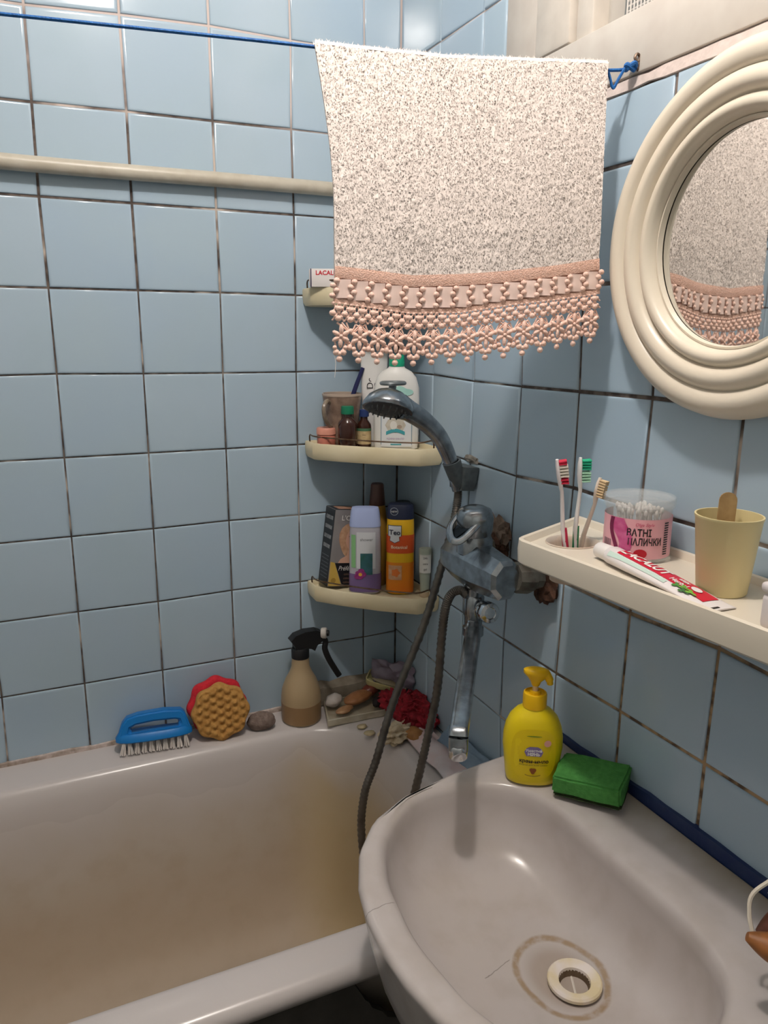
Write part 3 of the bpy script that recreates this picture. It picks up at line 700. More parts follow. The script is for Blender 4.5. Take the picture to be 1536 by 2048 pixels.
mk('bottle', *loft([ell(.038, .018, 0, 36), ell(.044, .022, .003, 36), ell(.046, .023, .02, 36), ell(.047, .024, .09, 36), ell(.046, .024, .125, 36), ell(.040, .022, .146, 36), ell(.030, .019, .158, 36), ell(.017, .015, .165, 36), ell(.0155, .0145, .168, 36)]), white(), t)
mk('cap', *lathe([(0, .168), (.0155, .168), (.0158, .172), (.0150, .188), (.013, .191), (0, .191)], 24), M('mint_cap', (30, 168, 128), rough=.4), t)
fe = ell_fn(.047, .0245)
mk('front_label', *patch(-.031, .031, .008, .10, lambda x, y: (x, -.0247 * max(0, 1 - (x / .047) ** 2) ** .5 - .0006, y)), M('label_white', (222, 224, 226), rough=.35), t, smooth=60)
for sx in (-1, 1): mk('label_border', *patch(sx * .031 - .0006, sx * .031 + .0006, .012, .098, lambda x, y: (x, -.0247 * max(0, 1 - (x / .047) ** 2) ** .5 - .0009, y), 2, 8), M('label_teal_line', (84, 128, 150), rough=.4), t)
fl = lambda x, y: (x, -.0247 * max(0, 1 - (x / .047) ** 2) ** .5 - .0010, y)
mk('oval_emblem', *disc_on(-.002, .052, .020, .015, fl, 24, lambda a: 1 + .05 * cos(8 * a)), M('emblem_cream', (206, 200, 186), rough=.4, col2=(190, 180, 164), nscale=120), t, smooth=60)
fl2 = lambda x, y: (x, -.0247 * max(0, 1 - (x / .047) ** 2) ** .5 - .0014, y)
mk('emblem_shell', *disc_on(-.006, .052, .007, .009, fl2, 14), M('emblem_white', (226, 222, 214), rough=.4), t, smooth=60)
mk('emblem_nut', *disc_on(.006, .049, .005, .004, fl2, 14), M('emblem_tan', (170, 150, 132), rough=.4), t, smooth=60)
mk('ribbon_print', *grid(14, 2, lambda u, k: fl2(-.021 + .038 * u, .032 + .007 * k + .006 * sin(pi * u))), M('ribbon_teal', (70, 160, 170), rough=.4), t, smooth=60)
text('крем-мыло', .0065, M('lilac_print', (176, 150, 180), rough=.4), t, lambda x, y: fl2(x - .002, y + .025))
mk('foot_print', *patch(-.012, .010, .012, .0145, fl2, 6, 2), MATS['ribbon_teal'], t)
mk('leaf_print', *disc_on(.012, .118, .022, .014, lambda x, y: (x, -.0243 * max(0, 1 - (x / .047) ** 2) ** .5 - .0012, y), 20, lambda a: .8 + .2 * cos(3 * a)), M('mint_print', (168, 214, 204), rough=.4), t, smooth=60)

# lowest shelf
t = thing('hair_dye_box', 'tall grey and black hair dye carton leaning at the left of the lowest shelf', 'box', (-.195, -.064, Z3 + .0108), (0, 0, .08))
BT = Matrix.Rotation(.13, 4, 'Y')
def bxp(v): return BT @ Vector(v)
def bl_(name, vf, mat, sm=0): return mk(name, [bxp(p) for p in vf[0]], vf[1], mat, t, smooth=sm)
bw_, bd_, bh_ = .078, .046, .170
bl_('carton', box(bw_, bd_, bh_, .0007, cen=(bw_ / 2, bd_ / 2, bh_ / 2)), M('dye_grey', (150, 146, 146), rough=.35, col2=(128, 124, 126), nscale=14))
bl_('side_panel', box(.0008, bd_ - .001, bh_ - .001, 0, cen=(-.0003, bd_ / 2, bh_ / 2)), M('dye_black', (34, 34, 38), rough=.3))
for i in range(4): bl_('swatch', box(.0006, .032, .008, 0, cen=(-.0009, bd_ / 2, .150 - i * .021)), M('swatch_silver', (150, 150, 152), rough=.3, col2=(96, 96, 100), nscale=200))
for i in range(7): bl_('swatch', box(.0006, .034, .0016, 0, cen=(-.0009, bd_ / 2, .066 - i * .008)), M('fine_print', (92, 94, 100), rough=.4))
bl_('top_panel', box(bw_ - .001, bd_ - .001, .0008, 0, cen=(bw_ / 2, bd_ / 2, bh_ + .0002)), MATS['dye_black'])
bl_('top_photo', box(bw_ * .7, bd_ * .6, .0006, 0, cen=(bw_ / 2, bd_ / 2, bh_ + .0008)), M('peach_print', (206, 160, 136), rough=.4, col2=(170, 124, 100), nscale=60))
def fx(x, z, e=.0006): return bxp((x, -e, z))
def fdisc(name, cx, cz, rx_, rz_, mat, e=.0006, wob=None): v_, f_ = disc_on(cx, cz, rx_, rz_, lambda x, z: fx(x, z, e), 20, wob); return mk(name, v_, f_, mat, t, smooth=0)
fdisc('portrait_hair', .048, .105, .034, .042, M('hair_print', (206, 168, 138), rough=.4, col2=(180, 136, 106), nscale=90), .0006, lambda a: .95 + .07 * sin(3 * a))
mk('portrait_shoulder', [fx(p, q, .0009) for p, q in ((.018, .052), (.024, .062), (.038, .070), (.042, .086), (.064, .086), (.064, .070), (.077, .064), (.077, .052))], [tuple(range(8))], M('skin_print', (216, 172, 150), rough=.4), t, smooth=0)
fdisc('portrait_face', .050, .106, .018, .025, MATS['skin_print'], .0012)
g = G(); g.add(disc_on(.042, .112, .004, .0016, lambda x, z: fx(x, z, .0015), 10)); g.add(disc_on(.057, .112, .004, .0016, lambda x, z: fx(x, z, .0015), 10)); g.mk('portrait_eyes', M('print_brown', (70, 46, 40), rough=.5), t, smooth=0)
mk('portrait_lips', *disc_on(.050, .091, .005, .0018, lambda x, z: fx(x, z, .0015), 10), M('print_rose', (186, 90, 90), rough=.5), t, smooth=0)
mk('black_banner', [fx(p, q, .001) for p, q in ((.012, .053), (.077, .053), (.077, .004), (.034, .004))], [(0, 1, 2, 3)], MATS['dye_black'], t, smooth=0)
mk('gold_corner', [fx(p, q, .001) for p, q in ((.001, .056), (.011, .054), (.033, .002), (.001, .002))], [(0, 1, 2, 3)], M('gold_print', (206, 172, 84), rough=.35), t, smooth=0)
g = G(); g.add(disc_on(.012, .014, .006, .006, lambda x, z: fx(x, z, .0014), 16)); g.mk('gold_seal', M('gold_dark', (170, 136, 60), rough=.4), t, smooth=0)
text("L'ORÉAL", .0155, inkw(), t, lambda x, z: fx(x + .045, z + .152, .0012))
text('Préférence', .0145, inkw(), t, lambda x, z: fx(x + .048, z + .041, .0014), shear=.25, sx=.85)
for i in range(3): text('colour gloss', .007, M('bronze_print', (150, 118, 100), rough=.5), t, lambda x, z, i=i: fx(x + .053, z + .028 - i * .009, .0014))
t = thing('shower_gel_bottle', 'clear lavender shower gel bottle with a pale blue cap', 'bottle', (-.121, -.099, Z3), (0, 0, FC))
def bs(a, b, z, p=2.6): return ell(a, b, z, 32, p)
mk('bottle', *loft([bs(.028, .014, 0), bs(.0315, .017, .003), bs(.0335, .018, .02), bs(.034, .018, .08), bs(.033, .0175, .13), bs(.0325, .017, .148)]), M('clear_lilac', (206, 204, 214), rough=.12, trans=.25, ior=1.3, spec=.5), t)
mk('gel_fill', *loft([bs(.0345, .0187, .006), bs(.0348, .0189, .03), bs(.0346, .0187, .046)], False, False), M('lavender_gel', (132, 110, 158), rough=.15, trans=.2, ior=1.35), t)
mk('cap', *loft([bs(.0335, .0178, .148), bs(.0335, .0178, .152), bs(.030, .0165, .182), bs(.028, .015, .188), bs(.020, .010, .189)]), M('cap_periwinkle', (166, 180, 222), rough=.35), t)
fg = lambda x, y, e=.0012: (x, -.0178 * max(0, 1 - abs(x / .034) ** 2.6) ** (1 / 2.6) - e, y)
mk('green_side_print', *patch(-.029, -.020, .06, .132, fg, 5, 4), M('print_leaf', (132, 186, 128), rough=.4), t, smooth=60)
mk('label', *patch(-.018, .022, .058, .138, fg, 8, 4), M('label_grey', (206, 208, 212), rough=.4), t, smooth=60)
mk('label_block', *patch(-.010, .016, .045, .092, lambda x, y: fg(x, y, .0017), 6, 2), M('block_green', (44, 92, 78), rough=.4, col2=(60, 104, 120), nscale=60), t, smooth=60)
for i, (cx, cz) in enumerate(((-.014, .048), (-.008, .053), (-.004, .046), (-.010, .041), (-.016, .041))): mk('petal_print', *disc_on(cx, cz, .007, .006, lambda x, y: fg(x, y, .0022 + .0001 * i), 12), M('petal_plum', (128, 40, 104), rough=.4, col2=(160, 60, 130), nscale=200), t, smooth=60)
mk('flower_eye', *disc_on(-.010, .046, .004, .004, lambda x, y: fg(x, y, .003), 10), M('petal_yellow', (220, 170, 60), rough=.4), t, smooth=60)
text('shower', .009, M('print_grey', (120, 120, 124), rough=.4), t, lambda x, y: fg(x + .003, y + .122, .0017))
t = thing('orange_shampoo_bottle', 'yellow and orange shampoo bottle with a dark navy cap', 'bottle', (-.052, -.128, Z3), (0, 0, FC))
mk('bottle', *loft([bs(.025, .017, 0), bs(.0275, .0195, .003), bs(.029, .0205, .03), bs(.0295, .0205, .10), bs(.029, .020, .152), bs(.0285, .0195, .165)]), M('shampoo_yellow', (240, 188, 36), rough=.3), t)
fo = lambda x, y, e=.0007: (x, -.0206 * max(0, 1 - abs(x / .0297) ** 2.6) ** (1 / 2.6) - e, y)
def wrapband(z0, z1, name, mat, e=.0007): return mk(name, *loft([bs(.0291 + e, .0203 + e, z0), bs(.0295 + e, .0205 + e, (z0 + z1) / 2), bs(.0293 + e, .0203 + e, z1)], False, False), mat, t, smooth=60)
wrapband(.092, .132, 'red_orange_band', M('band_vermilion', (226, 92, 42), rough=.3))
wrapband(.004, .072, 'orange_band', M('band_orange', (240, 146, 40), rough=.3, col2=(244, 130, 36), nscale=20))
mk('cap', *loft([bs(.0288, .0198, .165), bs(.0288, .0198, .170), bs(.0275, .019, .192), bs(.025, .017, .196), bs(.016, .01, .197)]), M('cap_navy', (34, 40, 64), rough=.35), t)
mk('cap_badge', *disc_on(-.014, .183, .0085, .0085, lambda x, y: (x, -.0198 * max(0, 1 - abs(x / .0287) ** 2.6) ** (1 / 2.6) - .0012, y), 20), M('badge_grey', (150, 156, 166), rough=.4), t)
mk('cap_badge_face', *disc_on(-.014, .183, .0072, .0072, lambda x, y: (x, -.0198 * max(0, 1 - abs(x / .0287) ** 2.6) ** (1 / 2.6) - .0015, y), 20), MATS['cap_navy'], t)
text('NEW', .0055, inkw(), t, lambda x, y: (x - .014, -.0216, y + .183))
sw = lambda a: 1 / max(abs(cos(a)), abs(sin(a))) * (1 if sin(a) > -.3 else 1 - .22 * abs(cos(a)) * 1.6)
mk('shield_rim', *disc_on(-.0125, .134, .0142, .0195, lambda x, y: fo(x, y, .0014), 32, sw), M('shield_navy', (52, 60, 92), rough=.4), t, smooth=60)
mk('shield', *disc_on(-.0125, .134, .0130, .0182, lambda x, y: fo(x, y, .0021), 32, sw), M('shield_white', (226, 228, 232), rough=.4), t, smooth=60)
text('Teo', .0145, M('teo_ink', (44, 48, 70), rough=.4), t, lambda x, y: fo(x - .0125, y + .138, .0030), bold=.0003)
text('Botanical', .0095, M('print_cream', (246, 222, 190), rough=.4), t, lambda x, y: fo(x - .003, y + .106, .0018), bold=.0002)
mk('flower_panel', *patch(-.025, .003, .034, .066, lambda x, y: fo(x, y, .0018), 6, 3), M('panel_peach', (226, 178, 138), rough=.4, col2=(206, 150, 110), nscale=120), t, smooth=60)
mk('flower_print', *disc_on(-.010, .050, .010, .010, lambda x, y: fo(x, y, .0024), 18, lambda a: .85 + .15 * cos(5 * a)), M('flower_orange', (236, 130, 62), rough=.4), t, smooth=60)
t = thing('brown_cap_bottle', 'amber yellow bottle with a tall brown cap behind the shampoos', 'bottle', (-.072, -.052, Z3), (0, 0, FC))
mk('bottle', *lathe([(0, 0), (.021, 0), (.023, .003), (.023, .13), (.021, .15), (.018, .175), (.0165, .18), (0, .18)], 24), M('amber_plastic', (176, 134, 58), rough=.3), t)
mk('cap', *lathe([(0, .18), (.0175, .18), (.0175, .184), (.0140, .224), (.0125, .227), (0, .228)], 24), M('cap_brown', (84, 54, 46), rough=.35), t)
t = thing('green_bottle', 'dark green bottle with a black cap beside the right wall', 'bottle', (-.0265, -.087, Z3), (0, 0, FC))
mk('bottle', *lathe([(0, 0), (.0205, 0), (.0225, .003), (.0228, .12), (.021, .142), (.014, .158), (.0135, .16), (0, .16)], 24), M('green_plastic', (48, 78, 40), rough=.25), t)
mk('cap', *lathe([(0, .16), (.0165, .16), (.0165, .188), (.015, .19), (0, .19)], 24), blackp(), t)
mk('side_label', *patch(-.016, .016, .04, .135, cyl_fn(.0228), 8, 3), M('label_pale', (206, 208, 200), rough=.5, col2=(120, 122, 116), nscale=90, ncon=.2), t, smooth=60)
t = thing('small_clear_tube', 'small frosted upside-down tube with a white label by the tap', 'tube', (-.0165, -.175, Z3), (0, 0, FC))
mk('tube_body', *loft([ell(.0095, .0095, .012), ell(.010, .010, .03), ell(.0125, .012, .06), ell(.0135, .011, .10), ell(.013, .009, .106), ell(.0125, .008, .107)]), M('frosted_tube', (188, 196, 180), rough=.3, trans=.3, ior=1.3), t)
mk('cap', *lathe([(0, 0), (.0092, 0), (.0098, .002), (.0094, .012), (0, .012)], 18), M('cap_tan', (196, 176, 150), rough=.4), t)
mk('paper_label', *patch(-.0118, .0118, .055, .095, lambda x, y: (x, -.0122 * max(0, 1 - (x / .0138) ** 2) ** .5 - .0008, y), 8, 3), M('label_offwhite', (214, 212, 206), rough=.5), t, smooth=60)
for i, s_ in enumerate(('24h', 'care', 'gel')): text(s_, .0062, ink(), t, lambda x, y, i=i: (x, -.0140, y + .088 - i * .012))

# ------------------------------------------------------------------ shower head, holder and hose
t = thing('shower_holder', 'grey plastic shower holder fixed to the right wall tiles', 'holder', (0, -.325, 1.185))
mk('base_block', *loft([rrect(.03, .046, .004, 3, z=-.032), rrect(.034, .054, .005, 3, z=0), rrect(.034, .056, .005, 3, z=.012)]), M('holder_grey', (88, 96, 100), rough=.4, col2=(70, 76, 78), nscale=60), t, loc=(-.018, 0, 0), rot=(0, .1, 0))
mk('clip_ring', *lathe([(.011, -.03), (.014, -.03), (.0175, .02), (.014, .02), (.011, -.03)], 20), MATS['holder_grey'], t, loc=(-.042, -.008, .004), rot=(0, -.38, 0))
mk('plaster_patch', *blob(.004, .026, .008, 3, .6, 3, 5), M('patch_grime', (150, 144, 134), rough=.9, col2=(110, 104, 96), nscale=60), t, loc=(.001, .004, .022))
hd = thing('hand_shower', 'chrome hand shower with a round spray face resting in its holder', 'shower', (-.04, -.333, 1.165))
HP = [(.006, 0, -.012), (0, 0, .010), (-.012, 0, .045), (-.035, 0, .088), (-.066, 0, .118), (-.098, -.001, .138), (-.115, -.002, .146)]
hr = [.0095, .0105, .0118, .0135, .0150, .0165, .020]
sp = smoothpath(HP, 5); mk('handle', *tube(sp, [hr[min(6, i // 5)] + (hr[min(6, i // 5 + 1)] - hr[min(6, i // 5)]) * (i % 5) / 5 for i in range(len(sp))], 14, flat=1.15), chrome(), hd, smooth=60)
ax = Vector((-.30, -.28, -.91)).normalized(); mt = aim(ax, (-.140, -.004, .150))
mk('head_shell', [mt @ Vector(p) for p in lathe([(0, -.028), (.012, -.0275), (.025, -.022), (.037, -.012), (.044, 0), (.0455, .006), (.044, .009), (0, .009)], 36)[0]], lathe([(0, -.028), (.012, -.0275), (.025, -.022), (.037, -.012), (.044, 0), (.0455, .006), (.044, .009), (0, .009)], 36)[1], chrome(), hd, smooth=50)
fv, ff = lathe([(0, .012), (.02, .0118), (.038, .0105), (.041, .008), (0, .008)], 36); face = mk('spray_face', [mt @ Vector(p) for p in fv], ff, M('spray_grey', (62, 64, 66), rough=.5), hd)
nz, nf = lathe([(0, 0), (.0017, 0), (.0013, .005), (0, .0055)], 8); first = None
for ring_, n_ in ((.012, 6), (.022, 12), (.033, 18)):
    for i in range(n_):
        a = 2 * pi * i / n_; m_ = mt @ Matrix.Translation((ring_ * cos(a), ring_ * sin(a), .0105))
        if first is None: first = mk('nozzle', nz, nf, M('nozzle_grey', (96, 98, 98), rough=.5), face); o = first
        else: o = copy_ob(first, face)
        o.matrix_local = m_
mk('mode_ring', *grid(28, 9, lambda u, k: (lambda a, b: (-.122 + (.021 + .0035 * cos(b)) * cos(a), .016 + (.017 + .0035 * cos(b)) * sin(a), .186 + .0035 * sin(b)))(2 * pi * u, 2 * pi * k), True), M('ring_grey', (120, 126, 128), rough=.35, metal=.5), hd)
mk('ring_stem', *tube([(-.128, .008, .172), (-.124, .012, .184)], .007, 8), MATS['ring_grey'], hd)
hose = thing('shower_hose', 'long ribbed metal shower hose looping down from the tap into the bath', 'hose', (-.09, -.49, 1.0))
H1 = [(-.103, -.489, 1.008), (-.116, -.489, 1.018), (-.131, -.486, 1.012), (-.137, -.478, .985), (-.137, -.468, .93), (-.139, -.460, .828), (-.153, -.455, .74), (-.166, -.450, .665), (-.185, -.44, .56), (-.205, -.43, .45), (-.228, -.42, .405), (-.25, -.41, .45),
      (-.258, -.40, .545), (-.250, -.398, .62), (-.225, -.392, .675), (-.186, -.382, .78), (-.124, -.378, .918), (-.086, -.376, 1.035), (-.052, -.352, 1.10), (-.036, -.336, 1.135), (-.034, -.333, 1.156)]
P = smoothpath(rel(H1, (-.09, -.49, 1.0)), 26)
hm = M('hose_metal', (118, 112, 106), rough=.35, metal=.75, col2=(96, 90, 84), nscale=40)
mk('ribbed_tube', *tube(P, [.0070 + .0011 * (i % 3 == 0) for i in range(len(P))], 10), hm, hose, smooth=70)
nv_, nf_ = tube(rel([(-.092, -.49, 1.003), (-.106, -.489, 1.011)], (-.09, -.49, 1.0)), .0095, 6); mk('hose_nut', nv_, nf_, chrome(), hose)

# ------------------------------------------------------------------ mixer tap
tap = thing('mixer_tap', 'old chrome bath mixer with a long swivel spout over the basin', 'tap', (-.09, -.5, 1.07))
to = Vector((-.09, -.5, 1.07)); tr = lambda L: [Vector(p) - to for p in L]
def octo(r, n=8, st=pi / 8, sq=1): return [(r * cos(2 * pi * i / n + st), r * sq * sin(2 * pi * i / n + st)) for i in range(n)]
rings = []
for y, k, kz in ((-.413, .70, .75), (-.418, .9, .9), (-.435, 1, 1.0), (-.48, 1.12, 1.12), (-.52, 1.12, 1.12), (-.565, .98, .98), (-.582, .94, .94), (-.588, .72, .72)):
    rings.append([(a * .031 * k, y + .5, b * .037 * kz - .010) for a, b in octo(1, 8, pi / 8)])
mk('body', *loft(rings), chrome(), tap, smooth=24)
mk('cartridge_collar', *lathe([(.030, .012), (.030, .034), (.027, .040), (.0265, .044), (0, .044)], 28), chrome(), tap, loc=(0, .012, 0))
lev = G()
lev.add(loft([ell(.028, .028, .044, 24), ell(.030, .030, .052, 24), ell(.031, .031, .072, 24), ell(.027, .027, .085, 24), ell(.017, .017, .090, 24)]))
mk('lever_cap', lev.v, lev.f, chrome(), tap, loc=(0, .012, 0), rot=(.05, -.05, 0), smooth=50)
mk('lever_loop', *tube(smoothpath([(.012, .024, .082), (-.015, .030, .078), (-.044, .018, .060), (-.056, -.008, .044), (-.046, -.020, .044), (-.020, -.018, .062), (.012, -.006, .082)], 6), .0062, 10, flat=.6), chrome(), tap)
mk('lever_web', *loft([[(-.046, .010, .052), (-.050, -.008, .045), (-.02, -.012, .064), (.005, .0, .080), (-.012, .022, .076)], [(-.046, .010, .049), (-.050, -.008, .042), (-.02, -.012, .061), (.005, .0, .077), (-.012, .022, .073)]]), M('dark_recess', (60, 66, 72), rough=.25, metal=.8), tap, smooth=0)
rust = M('rust_crust', (96, 66, 50), rough=.9, col2=(52, 34, 28), nscale=70, bump=.8, bscale=140)
scale_ = M('scaled_nut', (128, 126, 118), rough=.6, metal=.5, col2=(96, 88, 78), nscale=60, bump=.5, bscale=120)
for y, dz in ((-.575, -.012), (-.43, .012)):
    nv_, nf_ = lathe([(0, -.02), (.0235, -.02), (.025, -.016), (.026, .006), (.024, .012), (.018, .014), (.018, .03), (0, .03)], 8 if False else 10)
    mk('union_nut', [aim((1, 0, dz / .09), (.040, y + .5 + (.0 if y < -.5 else .002), -.008 + dz * .4)) @ Vector(p) for p in nv_], nf_, scale_, tap, smooth=30)
    mk('inlet_pipe', *tube([(.06, y + .5, -.010 + dz * .6), (.0935, y + .5, -.014 + dz)], .0155, 12), rust, tap)
    mk('rusty_flange', *blob(.014, .029, .029, 3, .5, 2.4, 3 + y * 10), rust, tap, loc=(.082, y + .5, -.018 + dz * 1.3), smooth=0)
mk('broken_grout', *blob(.010, .034, .032, 3, .7, 2.5, 21), M('old_cement', (130, 112, 98), rough=.95, col2=(88, 70, 60), nscale=50, bump=.8), tap, loc=(.084, .072, .018), smooth=0)
mk('outlet_neck', *lathe([(0, -.03), (.019, -.034), (.0195, -.046), (.015, -.050), (.0145, -.062), (.0175, -.066), (.0175, -.096), (.0155, -.100), (.015, -.118), (.018, -.120), (.018, -.134), (.013, -.138), (0, -.138)], 20), chrome(), tap, loc=(0, .008, 0))
kn = aim(Vector((-.15, -.9, .12)), (.004, -.006, -.082)); kv, kf = lathe([(.010, 0), (.010, .014), (.0165, .016), (.0175, .02), (.0175, .040), (.016, .043), (.010, .044), (.009, .042), (0, .0425)], 28)
mk('diverter_knob', [kn @ Vector(p) for p in kv], kf, chromec(), tap, smooth=40)
SPT = tr([(-.089, -.492, .968), (-.096, -.504, .955), (-.114, -.530, .949), (-.15, -.58, .937), (-.20, -.651, .920), (-.238, -.705, .906), (-.247, -.717, .902), (-.249, -.720, .893), (-.2495, -.721, .880)])
sp = smoothpath(SPT, 5); rings = []
for i in range(len(sp)):
    tt = (sp[min(i + 1, len(sp) - 1)] - sp[max(i - 1, 0)]).normalized(); sd = tt.cross(Vector((0, 0, 1))) if abs(tt.z) < .95 else Vector((.82, -.57, 0)); sd.normalize(); upv = sd.cross(tt)
    wd = .0135 if i > 4 else .0115; ht = .0085 if 6 < i < 33 else .0105
    rings.append([sp[i] + sd * (wd * math.copysign(abs(cos(a)) ** .5, cos(a))) + upv * (ht * math.copysign(abs(sin(a)) ** .5, sin(a))) for a in [2 * pi * k / 20 for k in range(20)]])
mk('spout', *loft(rings), chrome(), tap, smooth=40)
mk('aerator', *lathe([(0, -.010), (.0115, -.010), (.013, -.008), (.013, .008), (.0115, .010), (0, .010)], 22), chromec(), tap, loc=Vector((-.2495, -.7212, .877)) - to)

# ------------------------------------------------------------------ plastic shelf under the mirror and what stands on it
ZS = 1.160
def P3(L, z): return [(x, y, z) for x, y in L]
SO = [(-.0015, -.637), (-.150, -.704), (-.158, -.708), (-.164, -.716), (-.166, -.726), (-.136, -1.13), (-.130, -1.145), (-.0015, -1.15)]
hole_c, hole_r = (-.088, -.735), .034
ms = thing('mirror_shelf', 'long cream plastic tray shelf with a brush hole below the mirror', 'shelf', (0, -.6, ZS - .03))
def off(L): return [(x, y + .6, z - ZS + .03) for x, y, z in L]
rings = [off(P3(inset(SO, .006), ZS - .026)), off(P3(inset(SO, .001), ZS - .022)), off(P3(SO, ZS - .004)), off(P3(inset(SO, .0012), ZS + .008)), off(P3(inset(SO, .004), ZS + .010)), off(P3(inset(SO, .0075), ZS + .0085)), off(P3(inset(SO, .011), ZS + .0005))]
mk('rim', *loft([[(min(p[0], -.001), p[1], p[2]) for p in r] for r in rings], False, False), cream(), ms, smooth=40)
bm = bmesh.new(); es = []
inn = inset(SO, .0105); cir = [(hole_c[0] + hole_r * cos(2 * pi * i / 36), hole_c[1] + hole_r * .9 * sin(2 * pi * i / 36)) for i in range(36)]
for loop in (inn, cir):
    vs = [bm.verts.new((p[0], p[1] + .6, .0305)) for p in loop]; es += [bm.edges.new((vs[i], vs[(i + 1) % len(vs)])) for i in range(len(vs))]
bmesh.ops.triangle_fill(bm, use_beauty=True, edges=es); r_ = bmesh.ops.extrude_face_region(bm, geom=bm.faces[:])
for q in r_['geom']:
    if isinstance(q, bmesh.types.BMVert): q.co.z -= .004
bmesh.ops.recalc_face_normals(bm, faces=bm.faces); me = bpy.data.meshes.new('floor'); bm.to_mesh(me); bm.free()
link('shelf_floor', me, cream(), ms, 0)
cupp = [(hole_r + .004, .001), (hole_r + .003, .0025), (hole_r, .001), (hole_r - .002, -.006), (hole_r - .007, -.05), (0, -.052), (0, -.054), (hole_r - .005, -.052), (hole_r, -.006), (hole_r + .002, -.001)]
mk('brush_well', [(p[0], p[1] * .9, p[2]) for p in lathe(cupp, 36)[0]], lathe(cupp, 36)[1], M('well_plastic', (216, 198, 180), rough=.35, trans=.2), ms, loc=(hole_c[0], hole_c[1] + .6, .030), smooth=50)
for y in (-.80, -1.05): mk('bracket', *loft([[(-.001, y + .6 - .006, .004), (-.001, y + .6 + .006, .004), (-.001, y + .6 + .006, -.035), (-.001, y + .6 - .006, -.035)], [(-.07, y + .6 - .006, .004), (-.07, y + .6 + .006, .004), (-.07, y + .6 + .006, .001), (-.07, y + .6 - .006, .001)]]), cream(), ms, smooth=0)

# toothbrushes
def brush(name, label, foot, top, face, hcol, bcols, grip=None, wid=.0046):
    t = thing('toothbrush', label, 'toothbrush', foot, group='toothbrushes in the shelf well')
    a, b = Vector((0, 0, 0)), Vector(top) - Vector(foot); L = b.length; d = b.normalized(); fv = Vector(face); fv = (fv - d * fv.dot(d)).normalized(); sd = d.cross(fv)
    prof = [(0, .0030, 0), (.05, .0052, 0), (.25, .0058, .001), (.42, .0048, .002), (.58, .0034, 0), (.74, .0030, -.002), (.80, .0052, -.001), (.86, .0060, 0), (.95, .0056, 0), (1, .0026, 0)]
    rings = [[a + d * (L * k) - fv * o_ + sd * (w_ * cos(q)) + fv * (min(w_, .0036) * .8 * sin(q)) for q in [2 * pi * i / 12 for i in range(12)]] for k, w_, o_ in prof]
    mk('handle', *loft(rings), hcol, t, smooth=50)
    if grip is not None:
        mk('grip_pad', *loft([[a + d * (L * k) - fv * (.001 - .0004) + sd * (w_ * cos(q)) + fv * (.0042 * sin(q)) for q in [2 * pi * i / 12 for i in range(12)]] for k, w_ in ((.06, .002), (.14, .0050), (.34, .0048), (.44, .0016))]), grip, t, smooth=50)
    for j, (k0, k1, m_, hh) in enumerate(bcols):
        rows = max(2, int((k1 - k0) * L / .0035))
        g = G()
        for r_ in range(rows):
            for c_ in (-1, 0, 1):
                p = a + d * (L * (k0 + (k1 - k0) * (r_ + .5) / rows)) + sd * (c_ * .0033) + fv * .002
                g.add(tube([p, p + fv * hh * .5, p + fv * hh + d * random.uniform(-.0006, .0006)], [.0013, .0014, .0017], 6))
        g.mk('bristles', m_, t)
    return t
bw1 = M('bristle_white', (234, 226, 214), rough=.7); br1 = M('bristle_red', (206, 40, 70), rough=.6); bg1 = M('bristle_green', (36, 170, 130), rough=.6); bg2 = M('bristle_mint', (176, 224, 196), rough=.6); bt1 = M('bristle_tan', (214, 186, 146), rough=.7)
brush('a', 'white and red toothbrush with red tipped bristles in the shelf well', (-.094, -.741, ZS - .049), (-.132, -.748, 1.279), (.75, -.5, 0), M('brush_white', (236, 230, 232), rough=.3), [(.955, .99, br1, .010), (.855, .95, bw1, .011), (.80, .85, br1, .010)], M('grip_red', (198, 40, 78), rough=.4))
brush('b', 'white and green toothbrush with two green shades of bristles in the well', (-.084, -.738, ZS - .049), (-.0935, -.747, 1.279), (.9, -.35, 0), M('brush_pearl', (236, 234, 232), rough=.3), [(.90, .985, bg1, .012), (.80, .89, bg2, .012)], M('grip_green', (40, 140, 90), rough=.4))
brush('c', 'shorter white toothbrush with worn tan bristles nearest the cotton bud jar', (-.078, -.731, ZS - .049), (-.0555, -.744, 1.249), (.35, -.9, 0), M('brush_cream', (236, 220, 206), rough=.35), [(.81, .99, bt1, .010)])

# cotton bud jar
t = thing('cotton_bud_jar', 'clear plastic jar of cotton buds with a pink wrapped label', 'jar', (-.054, -.818, ZS + .0008), (0, 0, -.70))
clear = M('clear_plastic', (236, 238, 238), rough=.1, alpha=.2, spec=.6)
mk('jar_wall', *lathe([(0, 0), (.038, 0), (.0405, .003), (.0405, .0635), (.0415, .066), (.0415, .069), (.0393, .069), (.0393, .003), (0, .0015)], 40), clear, t, smooth=50)
mk('lid', *lathe([(.0425, .066), (.0435, .067), (.0440, .076), (.043, .079), (.040, .0795), (.037, .078), (0, .078), (0, .0768), (.0378, .0768), (.0415, .077), (.0425, .070)], 40), clear, t, smooth=50)
lf = cyl_fn(.0405, .0006)
mk('wrap_label', *grid(49, 2, lambda u, k: lf(-.0945 + .189 * u, .006 + .050 * k)), M('label_pink', (236, 176, 186), rough=.35), t, smooth=60)
lf2 = cyl_fn(.0405, .0010); lf3 = cyl_fn(.0405, .0014)
mk('swirl_print', *grid(6, 10, lambda u, k: lf2(-.022 + .007 * sin(k * 4.5) + (u - .5) * (.019 - .004 * sin(k * 6)), .0065 + .049 * k)), M('magenta_print', (188, 64, 120), rough=.35, col2=(214, 110, 160), nscale=90), t, smooth=60)
